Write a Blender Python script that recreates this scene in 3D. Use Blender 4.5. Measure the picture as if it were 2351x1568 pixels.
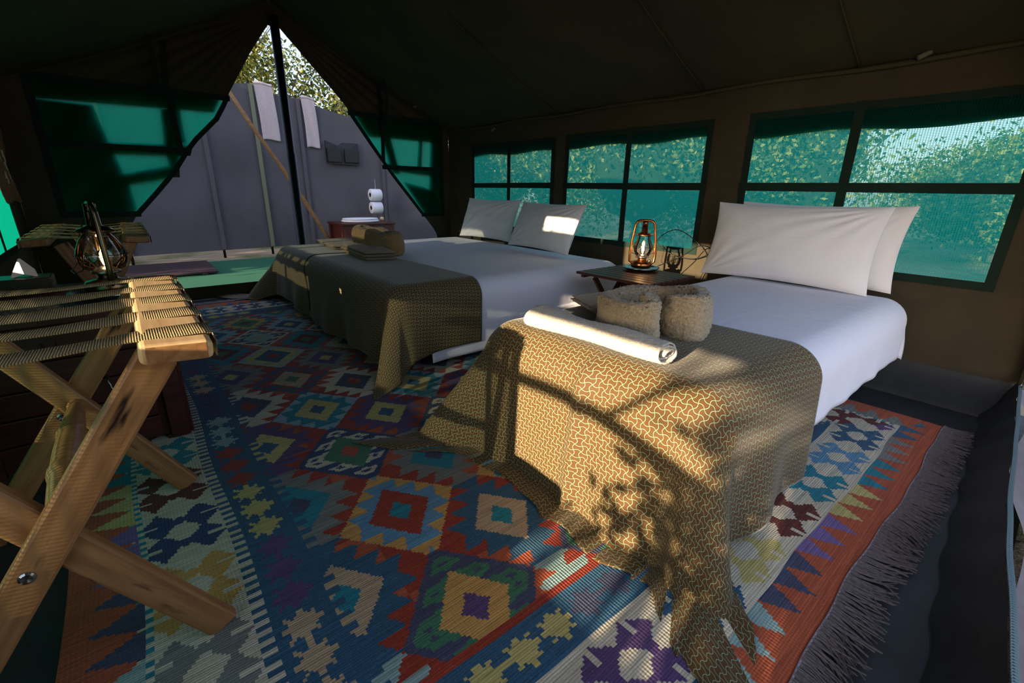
import bpy, math, random
import numpy as np
from mathutils import Matrix, Vector, Quaternion
random.seed(7); rng = np.random.default_rng(11)
sc = bpy.context.scene
col = sc.collection
for o in list(bpy.data.objects): bpy.data.objects.remove(o)

# ------------------------------------------------------------------ camera
cam_d = bpy.data.cameras.new('camera'); cam = bpy.data.objects.new('camera', cam_d); col.objects.link(cam)
cam_d.sensor_width = 36.0; cam_d.lens = 1045.0 / 2351.0 * 36.0; cam_d.clip_start = 0.02; cam_d.clip_end = 400
RC = Matrix(((0.77057664, 0.18861771, -0.608798), (-0.63711703, 0.25364076, -0.72783807), (0.01713283, 0.94873059, 0.3156212)))
cam.matrix_world = Matrix.Translation((0, 0, 1.12)) @ RC.to_4x4()
sc.camera = cam
# ------------------------------------------------------------------ sky, sun, exposure
SUN_D = Vector((1.0, 0.18, -0.23)).normalized()
w = bpy.data.worlds.new('sky'); sc.world = w; w.use_nodes = True
wn = w.node_tree; wn.nodes.clear()
sk = wn.nodes.new('ShaderNodeTexSky'); sk.sky_type = 'NISHITA'; sk.sun_disc = False
sk.sun_elevation = math.asin(-SUN_D.z); sk.sun_rotation = math.radians(-100); sk.dust_density = 1.5; sk.air_density = 1.0
bg = wn.nodes.new('ShaderNodeBackground'); bg.inputs[1].default_value = 0.52
wo = wn.nodes.new('ShaderNodeOutputWorld'); tint = wn.nodes.new('ShaderNodeMix'); tint.data_type = 'RGBA'; tint.blend_type = 'MULTIPLY'; tint.inputs[0].default_value = 1; tint.inputs[7].default_value = (.86, .93, 1.16, 1)
wn.links.new(sk.outputs[0], tint.inputs[6]); haze = wn.nodes.new('ShaderNodeMix'); haze.data_type = 'RGBA'; haze.inputs[0].default_value = .45; haze.inputs[7].default_value = (2.1, 2.25, 2.55, 1)
wn.links.new(tint.outputs[2], haze.inputs[6]); wn.links.new(haze.outputs[2], bg.inputs[0]); wn.links.new(bg.outputs[0], wo.inputs[0])
sd = bpy.data.lights.new('sun', 'SUN'); sd.energy = 17.0; sd.angle = math.radians(0.6); sd.color = (1.0, 0.80, 0.55)
so = bpy.data.objects.new('sun', sd); col.objects.link(so)
so.rotation_euler = SUN_D.to_track_quat('-Z', 'Y').to_euler(); so.location = (-12, 2, 5)
sc.view_settings.view_transform = 'Standard'; sc.view_settings.look = 'None'
sc.view_settings.gamma = 1.0; sc.view_settings.exposure = 0.0; sc.view_settings.use_curve_mapping = False
cy = sc.cycles
cy.use_denoising = True; cy.max_bounces = 8; cy.diffuse_bounces = 4; cy.glossy_bounces = 3; cy.transmission_bounces = 6
cy.transparent_max_bounces = 24; cy.sample_clamp_indirect = 6.0; cy.caustics_reflective = False; cy.caustics_refractive = False
cy.use_fast_gi = False

# ------------------------------------------------------------------ materials
def lin(c):
    return tuple(((x / 255) / 12.92 if x / 255 <= 0.04045 else ((x / 255 + 0.055) / 1.055) ** 2.4) for x in c) + (1.0,)
class NT:
    def __init__(s, name):
        s.m = bpy.data.materials.new(name); s.m.use_nodes = True; s.t = s.m.node_tree; s.t.nodes.clear()
        s.out = s.n('ShaderNodeOutputMaterial')
    def n(s, t, **k):
        x = s.t.nodes.new(t)
        for a, b in k.items(): setattr(x, a, b)
        return x
    def l(s, a, b): s.t.links.new(a, b)
    def put(s, sock, v):
        if hasattr(v, 'is_linked') or isinstance(v, bpy.types.NodeSocket): s.l(v, sock)
        else: sock.default_value = v
    def math(s, op, a, b=0.0, c=0.0):
        x = s.n('ShaderNodeMath', operation=op); s.put(x.inputs[0], a); s.put(x.inputs[1], b)
        if len(x.inputs) > 2: s.put(x.inputs[2], c)
        return x.outputs[0]
    def coord(s, kind='Object', scale=(1, 1, 1), rot=(0, 0, 0)):
        tc = s.n('ShaderNodeTexCoord'); mp = s.n('ShaderNodeMapping'); s.l(tc.outputs[kind], mp.inputs[0])
        mp.inputs['Scale'].default_value = scale; mp.inputs['Rotation'].default_value = rot
        return mp.outputs[0]
    def noise(s, vec, scale=5, detail=3, rough=0.5):
        x = s.n('ShaderNodeTexNoise'); s.l(vec, x.inputs['Vector']); x.inputs['Scale'].default_value = scale
        x.inputs['Detail'].default_value = detail; x.inputs['Roughness'].default_value = rough
        return x.outputs['Fac']
    def ramp(s, fac, stops):
        x = s.n('ShaderNodeValToRGB'); s.l(fac, x.inputs[0]); e = x.color_ramp.elements
        while len(e) < len(stops): e.new(0.5)
        for k, (p, c) in enumerate(stops): e[k].position = p; e[k].color = c
        return x.outputs[0]
    def mix(s, f, a, b, bt='MIX'):
        x = s.n('ShaderNodeMix', data_type='RGBA', blend_type=bt)
        s.put(x.inputs[0], f); s.put(x.inputs[6], a); s.put(x.inputs[7], b); return x.outputs[2]
    def bump(s, h, strength=0.3, dist=0.01):
        x = s.n('ShaderNodeBump'); s.l(h, x.inputs['Height']); x.inputs['Strength'].default_value = strength
        x.inputs['Distance'].default_value = dist; return x.outputs[0]
    def pbr(s, base, rough=0.7, metal=0.0, normal=None, spec=0.5, **k):
        p = s.n('ShaderNodeBsdfPrincipled'); s.put(p.inputs['Base Color'], base); s.put(p.inputs['Roughness'], rough)
        p.inputs['Metallic'].default_value = metal; p.inputs['Specular IOR Level'].default_value = spec
        if normal is not None: s.l(normal, p.inputs['Normal'])
        for a, b in k.items(): p.inputs[a].default_value = b
        s.l(p.outputs[0], s.out.inputs[0]); return p
M = {}
def simple(name, c, rough=0.6, metal=0.0, var=0.0, scale=20, bump=0.0, spec=0.5, **k):
    t = NT(name); v = t.coord(); c = lin(c)
    base = c; nrm = None
    if var:
        nz = t.noise(v, scale, 4, .6)
        base = t.ramp(nz, [(0.25, tuple(x * (1 - var) for x in c[:3]) + (1,)), (0.75, tuple(min(1, x * (1 + var)) for x in c[:3]) + (1,))])
    if bump: nrm = t.bump(t.noise(v, scale * 3, 3), bump, 0.004)
    t.pbr(base, rough, metal, nrm, spec, **k); M[name] = t.m
def canvas(name, c, var=0.35, two=None, bscale=2.5):
    t = NT(name); v = t.coord(); nz = t.noise(v, 1.7, 5, .6); c = lin(c)
    base = t.ramp(nz, [(0.2, tuple(x * (1 - var) for x in c[:3]) + (1,)), (0.8, tuple(min(1, x * (1 + var)) for x in c[:3]) + (1,))])
    h1 = t.noise(v, bscale, 3, .55); h2 = t.noise(t.coord(scale=(400, 400, 400)), 1, 1)
    h = t.math('MULTIPLY_ADD', h2, 0.03, h1)
    t.pbr(base, 0.85, 0, t.bump(h, 0.6, 0.05), 0.25); M[name] = t.m
canvas('canvas', (66, 58, 43)); canvas('canvas_roof', (66, 60, 40)); canvas('groundsheet', (50, 51, 53)); canvas('fence_canvas', (90, 86, 92), .15, bscale=1.3)
canvas('canvas_hem', (70, 64, 44)); canvas('webbing_dark', (20, 40, 32)); canvas('outer_flap', (104, 98, 96))
M['groundsheet'].node_tree.nodes['Principled BSDF'].inputs['Roughness'].default_value = 0.5
def wood(name, c1, c2, dark=None, rough=0.5, knots=False):
    t = NT(name); v = t.coord(scale=(2.0, 26, 26)); nz = t.noise(v, 1.6, 6, .62)
    v2 = t.coord(scale=(1, 6, 6)); n2 = t.noise(v2, 1.2, 3)
    b = t.ramp(nz, [(0.3, lin(c1)), (0.7, lin(c2))])
    b = t.mix(t.math('MULTIPLY', n2, 0.55), b, lin(c1))
    if knots:
        kn = t.noise(t.coord(scale=(3.2, 16, 16)), 1.3, 3, .6)
        f = t.ramp(kn, [(0.63, (0, 0, 0, 1)), (0.72, (1, 1, 1, 1))])
        b = t.mix(f, b, lin((38, 24, 16)))
    t.pbr(b, rough, 0, t.bump(nz, 0.25, 0.002), 0.4); M[name] = t.m
wood('acacia', (124, 84, 48), (182, 134, 84), knots=True, rough=0.42)
wood('acacia_pale_sunlit', (196, 158, 110), (226, 196, 150), rough=0.42)  # planed pale rail wood, with sunlit brightness put into the colour
wood('teak_dark', (58, 28, 18), (96, 50, 32), rough=0.4)
wood('mahogany', (48, 18, 13), (90, 34, 23), rough=0.45)
wood('deck_purple', (42, 28, 34), (74, 54, 60), rough=0.6)
wood('stick', (112, 78, 48), (158, 118, 76), rough=0.7)
simple('black_metal', (26, 26, 24), 0.35, 0.6); simple('black_rubber', (22, 22, 22), 0.7)
simple('pole_paint', (24, 24, 22), 0.45, var=.2)
def linen(name, c):
    t = NT(name); v = t.coord(); n1 = t.noise(v, 3.2, 5, .6); n2 = t.noise(t.coord(scale=(1, 5, 5)), 6, 3)
    h = t.math('MULTIPLY_ADD', n2, 0.15, n1)
    t.pbr(lin(c), 0.8, 0, t.bump(h, 0.35, 0.03), 0.2, **{'Sheen Weight': 0.15}); M[name] = t.m
linen('sheet', (232, 230, 240)); linen('pillowcase', (234, 231, 232))
simple('mattress_base', (48, 26, 24), 0.8)
# terry towelling
def terry(name, c):
    t = NT(name); v = t.coord(); n1 = t.noise(v, 130, 3, .7); n2 = t.noise(v, 12, 3); c = lin(c)
    b = t.ramp(n1, [(0.3, tuple(x * .55 for x in c[:3]) + (1,)), (0.62, c)])
    b = t.mix(t.math('MULTIPLY', n2, 0.35), b, tuple(x * .7 for x in c[:3]) + (1,))
    t.pbr(b, 0.95, 0, t.bump(n1, 0.9, 0.006), 0.1, **{'Sheen Weight': 0.3}); M[name] = t.m
terry('terry_beige', (198, 176, 142)); terry('terry_tan', (160, 130, 90)); terry('terry_cream', (222, 208, 186)); terry('terry_pink', (216, 196, 198))
# printed throw
def throw_mat():
    t = NT('throw_print'); tc = t.n('ShaderNodeTexCoord'); mp = t.n('ShaderNodeMapping'); t.l(tc.outputs['UV'], mp.inputs[0])
    P = 0.0235
    mp.inputs['Scale'].default_value = (1 / P, 1 / P, 1); mp.inputs['Rotation'].default_value = (0, 0, math.radians(8))
    sp = t.n('ShaderNodeSeparateXYZ'); t.l(mp.outputs[0], sp.inputs[0]); u, v = sp.outputs[0], sp.outputs[1]
    A = 0.21
    def line(a, b, sgn):
        ra = t.math('ROUND', a); s = t.math('COSINE', t.math('MULTIPLY', ra, math.pi))
        off = t.math('MULTIPLY', t.math('MULTIPLY', s, sgn * A), t.math('SINE', t.math('MULTIPLY', b, math.pi)))
        return t.math('ABSOLUTE', t.math('SUBTRACT', t.math('SUBTRACT', a, ra), off))
    d = t.math('MINIMUM', line(u, v, 1), line(v, u, -1))
    mr = t.n('ShaderNodeMapRange'); t.l(d, mr.inputs[0]); mr.inputs[1].default_value = 0.026; mr.inputs[2].default_value = 0.06
    mr.inputs[3].default_value = 1; mr.inputs[4].default_value = 0
    gl = t.n('ShaderNodeMapRange'); t.l(d, gl.inputs[0]); gl.inputs[1].default_value = 0.06; gl.inputs[2].default_value = 0.22
    gl.inputs[3].default_value = 1; gl.inputs[4].default_value = 0
    w1 = t.n('ShaderNodeTexWave'); mp2 = t.n('ShaderNodeMapping'); t.l(tc.outputs['UV'], mp2.inputs[0]); mp2.inputs['Rotation'].default_value = (0, 0, .9)
    t.l(mp2.outputs[0], w1.inputs[0]); w1.inputs['Scale'].default_value = 120
    b = t.mix(w1.outputs['Fac'], lin((52, 33, 14)), lin((116, 76, 34)))
    b = t.mix(t.math('MULTIPLY', gl.outputs[0], .55), b, lin((48, 58, 26)))
    b = t.mix(mr.outputs[0], b, lin((146, 158, 126)))
    t.pbr(b, 0.75, 0, t.bump(w1.outputs['Fac'], 0.15, 0.001), 0.3, **{'Sheen Weight': 0.25, 'Sheen Roughness': 0.35}); M['throw_print'] = t.m
throw_mat(); simple('throw_back', (52, 30, 26), 0.9)
# mesh screen
def screen(name, c, coverage, pu, pv, axis):
    t = NT(name); tc = t.n('ShaderNodeTexCoord'); sp = t.n('ShaderNodeSeparateXYZ'); t.l(tc.outputs['Object'], sp.inputs[0])
    a = sp.outputs[axis]; z = sp.outputs[2]
    def tri(x, p):
        f = t.math('FRACT', t.math('MULTIPLY', x, 1 / p)); return t.math('ABSOLUTE', t.math('SUBTRACT', f, 0.5))
    d = t.math('MAXIMUM', tri(a, pu), tri(z, pv))
    mr = t.n('ShaderNodeMapRange'); t.l(d, mr.inputs[0]); mr.inputs[1].default_value = 0.26; mr.inputs[2].default_value = 0.42
    mr.inputs[3].default_value = coverage - .16; mr.inputs[4].default_value = min(1, coverage + .22)
    df = t.n('ShaderNodeBsdfDiffuse'); df.inputs[0].default_value = tuple(x * .28 for x in lin(c)[:3]) + (1,)
    tl = t.n('ShaderNodeBsdfTranslucent'); tl.inputs[0].default_value = lin(c)
    tr = t.n('ShaderNodeBsdfTransparent'); tr.inputs[0].default_value = (0.84, 0.98, 0.96, 1)
    m1 = t.n('ShaderNodeMixShader'); m1.inputs[0].default_value = 0.8; t.l(df.outputs[0], m1.inputs[1]); t.l(tl.outputs[0], m1.inputs[2])
    m2 = t.n('ShaderNodeMixShader'); t.l(mr.outputs[0], m2.inputs[0]); t.l(tr.outputs[0], m2.inputs[1]); t.l(m1.outputs[0], m2.inputs[2])
    t.l(m2.outputs[0], t.out.inputs[0]); M[name] = t.m
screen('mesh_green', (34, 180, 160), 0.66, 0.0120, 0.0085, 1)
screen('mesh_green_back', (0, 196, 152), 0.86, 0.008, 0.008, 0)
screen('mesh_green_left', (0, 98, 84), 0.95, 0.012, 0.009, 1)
# metals & glass
simple('copper', (176, 110, 62), 0.22, 1.0); simple('steel', (170, 172, 168), 0.22, 1.0); simple('dark_brass', (112, 92, 66), 0.25, 1.0)
simple('wire_black', (30, 30, 28), 0.4, .8); simple('zip_metal', (112, 132, 136), 0.35, .7)
t = NT('glass'); g = t.n('ShaderNodeBsdfGlass'); g.inputs['IOR'].default_value = 1.12; g.inputs['Roughness'].default_value = 0.0
tr = t.n('ShaderNodeBsdfTransparent'); gls = t.n('ShaderNodeBsdfGlossy'); gls.inputs['Roughness'].default_value = .03
fr = t.n('ShaderNodeFresnel'); fr.inputs[0].default_value = 1.5
mx = t.n('ShaderNodeMixShader'); t.l(t.math('MULTIPLY_ADD', fr.outputs[0], 1.3, .03), mx.inputs[0]); t.l(tr.outputs[0], mx.inputs[1]); t.l(gls.outputs[0], mx.inputs[2]); t.l(mx.outputs[0], t.out.inputs[0]); M['glass'] = t.m
t.t.nodes.remove(g)
t = NT('filament'); e = t.n('ShaderNodeEmission'); e.inputs[0].default_value = (1, .55, .18, 1); e.inputs[1].default_value = 22; t.l(e.outputs[0], t.out.inputs[0]); M['filament'] = t.m
simple('tissue', (240, 240, 238), 0.8); simple('paper_white', (225, 222, 232), 0.8); simple('enamel_white', (222, 222, 232), 0.25)
simple('leather_brown', (116, 72, 40), 0.7, var=.35, scale=60, bump=.4); simple('hide_cream', (196, 178, 140), 0.8)
simple('tape', (60, 78, 72), 0.9); simple('mat_green', (20, 92, 66), 0.85, var=.15, scale=50, bump=.3)
simple('pouch_black', (14, 14, 16), 0.5, var=.3); simple('rope_black', (22, 24, 20), 0.8); simple('toggle', (92, 92, 74), 0.6)
simple('copper_red', (96, 44, 22), 0.6); simple('cable', (24, 24, 22), .5); simple('fringe_grey', (108, 98, 98), 0.95, var=.35, scale=90); simple('fringe_lilac', (160, 148, 160), 0.95, var=.2, scale=60)
simple('flap_grey', (120, 110, 112), 0.85, var=.15); simple('box_marble', (46, 40, 34), .35, var=.6, scale=14)
# webbing strap with ribs
def strapm():
    t = NT('strap_web'); w1 = t.n('ShaderNodeTexWave'); t.l(t.coord(), w1.inputs[0]); w1.inputs['Scale'].default_value = 70; w1.inputs['Distortion'].default_value = 1.5
    w1.inputs['Detail'].default_value = 2; w1.inputs['Detail Scale'].default_value = 3
    b = t.ramp(w1.outputs['Fac'], [(0.1, lin((86, 70, 44))), (0.7, lin((172, 150, 108)))])
    t.pbr(b, 0.85, 0, t.bump(w1.outputs['Fac'], 0.8, 0.002), 0.2); M['strap_web'] = t.m
strapm()
# kilim
def kilim_mat():
    t = NT('kilim'); at = t.n('ShaderNodeAttribute', attribute_name='dye')
    st = t.noise(t.coord(scale=(4, 130, 1)), 1.0, 4, .7)
    b = t.mix(1.0, at.outputs['Color'], t.ramp(st, [(0.25, (.52, .52, .52, 1)), (0.75, (1.45, 1.45, 1.5, 1))]), 'MULTIPLY')
    fl = t.noise(t.coord(), 260, 2, .6); b = t.mix(t.ramp(fl, [(0.6, (0, 0, 0, 1)), (0.8, (.35, .35, .35, 1))]), b, lin((190, 178, 160)))
    wx = t.n('ShaderNodeTexWave'); wx.bands_direction = 'Y'; t.l(t.coord(), wx.inputs[0]); wx.inputs['Scale'].default_value = 42; wx.inputs['Distortion'].default_value = 1.0
    wy = t.n('ShaderNodeTexWave'); wy.bands_direction = 'X'; t.l(t.coord(), wy.inputs[0]); wy.inputs['Scale'].default_value = 32; wy.inputs['Distortion'].default_value = .6
    h = t.math('MULTIPLY_ADD', fl, 0.6, t.math('ADD', wx.outputs['Fac'], wy.outputs['Fac']))
    t.pbr(b, 0.95, 0, t.bump(h, 0.35, 0.004), 0.15, **{'Sheen Weight': 0.1}); M['kilim'] = t.m
kilim_mat()
# foliage, ground
def leafm(name, a, b, c):
    t = NT(name); oi = t.n('ShaderNodeNewGeometry'); r = oi.outputs['Random Per Island']
    bs = t.ramp(r, [(0, lin(a)), (.5, lin(b)), (1, lin(c))])
    d = t.n('ShaderNodeBsdfDiffuse'); t.l(bs, d.inputs[0]); tl = t.n('ShaderNodeBsdfTranslucent'); t.l(bs, tl.inputs[0])
    mx = t.n('ShaderNodeMixShader'); mx.inputs[0].default_value = .4; t.l(d.outputs[0], mx.inputs[1]); t.l(tl.outputs[0], mx.inputs[2]); t.l(mx.outputs[0], t.out.inputs[0]); M[name] = t.m
leafm('leaf_green', (40, 60, 28), (98, 118, 62), (172, 172, 104)); leafm('leaf_dry', (60, 62, 30), (104, 112, 52), (168, 164, 90))
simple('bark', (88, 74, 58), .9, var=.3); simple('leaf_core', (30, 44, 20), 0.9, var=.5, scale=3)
def groundm():
    t = NT('earth'); n1 = t.noise(t.coord(), .9, 6, .6); n2 = t.noise(t.coord(), 30, 4)
    b = t.ramp(n1, [(0.38, lin((96, 104, 54))), (0.55, lin((168, 146, 126))), (0.8, lin((128, 124, 80)))])
    t.pbr(b, .95, 0, t.bump(n2, .5, .03), .1); M['earth'] = t.m
groundm()

# ------------------------------------------------------------------ object helpers
WM = {}
def tag(o, label=None, cat=None, group=None, kind=None):
    if label: o['label'] = label
    if cat: o['category'] = cat
    if group: o['group'] = group
    if kind: o['kind'] = kind
    return o
def thing(name, label, cat, loc, rz=0, group=None):
    o = bpy.data.objects.new(name, None); col.objects.link(o); o.empty_display_size = .05
    m = Matrix.Translation(loc) @ Matrix.Rotation(rz, 4, 'Z'); o.matrix_world = m; WM[o.name] = m.copy()
    return tag(o, label, cat, group)
def obj(name, me, mat, parent=None, m=None, **k):
    """link a mesh; its vertices are in the frame m (world matrix)"""
    if isinstance(me, tuple): me = mk(name, *me)
    o = bpy.data.objects.new(name, me); col.objects.link(o)
    if mat is not None and not me.materials: me.materials.append(M[mat])
    m = m if m is not None else Matrix.Identity(4)
    WM[o.name] = m.copy()
    if parent is not None:
        o.parent = parent; o.matrix_basis = WM[parent.name].inverted() @ m
    else: o.matrix_basis = m
    return tag(o, **k)
def mk(name, v, f, smooth=False):
    me = bpy.data.meshes.new(name); me.from_pydata([tuple(map(float, p)) for p in v], [], [tuple(map(int, q)) for q in f]); me.update()
    if smooth: me.shade_smooth()
    return me
def fast(name, V, F, smooth=True):
    """numpy quads"""
    me = bpy.data.meshes.new(name); V = np.asarray(V, np.float32); F = np.asarray(F, np.int32)
    me.vertices.add(len(V)); me.vertices.foreach_set('co', V.ravel())
    n = F.shape[1]; me.loops.add(F.size); me.loops.foreach_set('vertex_index', F.ravel())
    me.polygons.add(len(F)); me.polygons.foreach_set('loop_start', np.arange(0, F.size, n, dtype=np.int32))
    me.update(calc_edges=True)
    if smooth: me.shade_smooth()
    return me
def grid(nu, nv):
    i, j = np.meshgrid(np.arange(nu - 1), np.arange(nv - 1), indexing='ij'); a = (i * nv + j).ravel()
    return np.stack([a, a + nv, a + nv + 1, a + 1], 1)
def T(x, y, z, rz=0): return Matrix.Translation((x, y, z)) @ Matrix.Rotation(rz, 4, 'Z')
def bevbox(sx, sy, sz, b=.004, seg=2, cx=0, cy=0, cz=0):
    import bmesh
    bm = bmesh.new(); bmesh.ops.create_cube(bm, size=1)
    for v in bm.verts: v.co = Vector((v.co.x * sx + cx, v.co.y * sy + cy, v.co.z * sz + cz))
    if b: bmesh.ops.bevel(bm, geom=bm.edges[:] + bm.verts[:], offset=min(b, min(sx, sy, sz) * .45), segments=seg, affect='EDGES', profile=.5)
    me = bpy.data.meshes.new('box'); bm.to_mesh(me); bm.free(); me.shade_smooth() if b > .012 else None; return me
def box(name, p, s, mat, parent=None, b=.004, rz=0, **k):
    return obj(name, bevbox(*s, b), mat, parent, T(*p, rz), **k)
def beam(name, p0, p1, w, t, mat, parent=None, up=(0, 0, 1), b=.004, **k):
    """board from p0 to p1: w measured across 'side', t along 'up'"""
    p0 = Vector(p0); p1 = Vector(p1); x = (p1 - p0); L = x.length; x.normalize(); u = Vector(up); y = u.cross(x)
    if y.length < 1e-4: y = Vector((0, 1, 0)).cross(x)
    y.normalize(); z = x.cross(y)
    m = Matrix((x, y, z)).transposed().to_4x4(); m.translation = (p0 + p1) / 2
    return obj(name, bevbox(L, w, t, b), mat, parent, m, **k)
def tube_data(pts, r, n=8, closed=False):
    P = [Vector(p) for p in pts]; N = len(P); V = []; F = []
    rr = r if hasattr(r, '__len__') else [r] * N
    up = Vector((0, 0, 1)); prev = None
    for i, p in enumerate(P):
        a = P[(i - 1) % N] if (closed or i > 0) else p; b = P[(i + 1) % N] if (closed or i < N - 1) else p
        d = (b - a).normalized()
        if prev is None: s = d.cross(up) if abs(d.z) < .95 else d.cross(Vector((1, 0, 0)))
        else: s = prev - d * prev.dot(d)
        s.normalize(); prev = s; q = d.cross(s)
        for k in range(n):
            a_ = 2 * math.pi * k / n; V.append(p + (s * math.cos(a_) + q * math.sin(a_)) * rr[i])
    for i in range(N if closed else N - 1):
        for k in range(n):
            a = i * n + k; b = i * n + (k + 1) % n; c = ((i + 1) % N) * n + (k + 1) % n; d = ((i + 1) % N) * n + k; F.append((a, b, c, d))
    if not closed: F.append(tuple(range(n))[::-1]); F.append(tuple((N - 1) * n + k for k in range(n)))
    return V, F
def tube(name, pts, r, mat, parent=None, n=8, closed=False, m=None, **k):
    V, F = tube_data(pts, r, n, closed); return obj(name, mk(name, V, F, True), mat, parent, m, **k)
def join(parts):
    V = []; F = []
    for v, f in parts:
        o = len(V); V += list(v); F += [tuple(i + o for i in q) for q in f]
    return V, F
def lathe(prof, n=28, cap=True):
    V = []; F = []
    for r, z in prof:
        for k in range(n): a = 2 * math.pi * k / n; V.append((r * math.cos(a), r * math.sin(a), z))
    for i in range(len(prof) - 1):
        for k in range(n): F.append((i * n + k, i * n + (k + 1) % n, (i + 1) * n + (k + 1) % n, (i + 1) * n + k))
    if cap: F.append(tuple(range(n))[::-1]); F.append(tuple((len(prof) - 1) * n + k for k in range(n)))
    return V, F
def smooth_noise(U, Vv, seed, n=6, kmin=1, kmax=6):
    r = np.random.default_rng(int(seed * 10 + 1000)); o = np.zeros_like(U)
    for _ in range(n):
        k = r.uniform(kmin, kmax); a = r.uniform(0, 2 * math.pi); o += np.sin(k * (math.cos(a) * U + math.sin(a) * Vv) + r.uniform(0, 6.28)) / k ** .6
    return o / n
def panel(name, fn, a_br, b_br, holes, step, mat, parent=None, **k):
    """cloth wall with rectangular holes; fn(A,B)->xyz arrays"""
    def br(l):
        l = sorted(set(l)); r = [l[0]]
        for x, y in zip(l, l[1:]):
            n = max(1, int(math.ceil((y - x) / step))); r += [x + (y - x) * i / n for i in range(1, n + 1)]
        return np.array(r)
    A = list(a_br); B = list(b_br)
    for h in holes: A += [h[0], h[1]]; B += [h[2], h[3]]
    a = br(A); b = br(B); AA, BB = np.meshgrid(a, b, indexing='ij')
    X, Y, Z = fn(AA, BB); V = np.stack([X.ravel(), Y.ravel(), Z.ravel()], 1); F = grid(len(a), len(b))
    ac = ((a[:-1] + a[1:]) / 2); bc = ((b[:-1] + b[1:]) / 2); CA, CB = np.meshgrid(ac, bc, indexing='ij'); keep = np.ones(CA.shape, bool)
    for h in holes: keep &= ~((CA > h[0]) & (CA < h[1]) & (CB > h[2]) & (CB < h[3]))
    return obj(name, fast(name, V, F[keep.ravel()]), mat, parent, **k)

# ================================================================== SETTING
XL, XR, XM = -0.62, 3.52, 1.50        # side walls and ridge line
YB, YF = 5.60, -0.02                  # back and front end
ZE, ZR = 1.84, 2.84                   # eave and ridge height
# floor: dark groundsheet, gently wrinkled
def f_floor(A, B): return A, B, -0.012 + 0.006 * smooth_noise(A, B, 3, 10, 3, 14)
panel('floor', f_floor, (XL - .05, XR + .1), (YF - .12, YB), [], .06, 'groundsheet', label='black wrinkled groundsheet of the tent', kind='structure')
# ground outside (one surface around the tent)
nx = 90; gx = np.linspace(-30, 46, nx); gy = np.linspace(-25, 60, nx); GX, GY = np.meshgrid(gx, gy, indexing='ij')
GZ = -0.05 + .04 * smooth_noise(GX, GY, 5, 8, .2, 1.4)
obj('ground', fast('ground', np.stack([GX.ravel(), GY.ravel(), GZ.ravel()], 1), grid(nx, nx)), 'earth', label='sandy ground with grass patches around the tent', kind='structure')

# right wall with three window openings
RW = [(0.22, 1.62, .67, 1.63), (1.93, 3.40, .67, 1.62), (3.60, 5.02, .69, 1.61)]
def wr(A, B):
    w_ = .022 * smooth_noise(A, B * 1.5, 21, 12, 3, 12) + .02 * np.sin(A * 9 + 1) * np.clip((B - 1.55) / .3, 0, 1)
    edge = np.zeros_like(A)
    return XR + w_ * np.clip((ZE - B) * 4, 0, 1) + .03 * np.clip(.25 - B, 0, 1) + edge, A + .012 * smooth_noise(A, B, 22, 8, 3, 9), B + .014 * smooth_noise(A, B, 23, 8, 2, 7)
panel('wall_right', wr, (YF, YB), (0.18, ZE + .05), RW, .05, 'canvas', label='olive brown canvas side wall behind the beds', kind='structure')
def bb(A, B):
    s = np.clip((.22 - B) / .22, 0, 1)
    return XR + .012 - .14 * s * s + .014 * smooth_noise(A, B, 31, 10, 6, 25), A, B + .012 * smooth_noise(A, A, 32, 6, 2, 9)
panel('baseboard_right', bb, (YF, YB), (-.05, .235), [], .04, 'groundsheet', label='dark groundsheet edge turned up the side wall', kind='structure')
def hem_strip(fn, pts, wdt, mat, name, parent, off):
    """flat strip following wall surface fn between (a,b) points"""
    parts = []
    for (a0, b0), (a1, b1) in zip(pts, pts[1:]):
        n = max(2, int(math.hypot(a1 - a0, b1 - b0) / .05)); t_ = np.linspace(0, 1, n + 1); L = math.hypot(a1 - a0, b1 - b0)
        na, nb = -(b1 - b0) / L, (a1 - a0) / L; da, db = (a1 - a0) / L * wdt / 2, (b1 - b0) / L * wdt / 2
        A = a0 - da + (a1 - a0 + 2 * da) * t_; B = b0 - db + (b1 - b0 + 2 * db) * t_; vs = []
        for s in (-1, 1):
            AA = A + na * wdt / 2 * s; BB = B + nb * wdt / 2 * s; X, Y, Z = fn(AA, BB)
            for o_ in (0, 1): vs.append(np.stack([X + off[0] * (1 + o_ * .6), Y + off[1] * (1 + o_ * .6), Z], 1))
        V = np.concatenate(vs); N = n + 1; F = []
        for i in range(n):
            F += [(i, i + 1, 2 * N + i + 1, 2 * N + i), (N + i, 3 * N + i, 3 * N + i + 1, N + i + 1), (i, N + i, N + i + 1, i + 1), (2 * N + i, 2 * N + i + 1, 3 * N + i + 1, 3 * N + i)]
        parts.append((V.tolist(), F))
    V, F = join(parts); return obj(name, mk(name, V, F), mat, parent)
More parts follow.
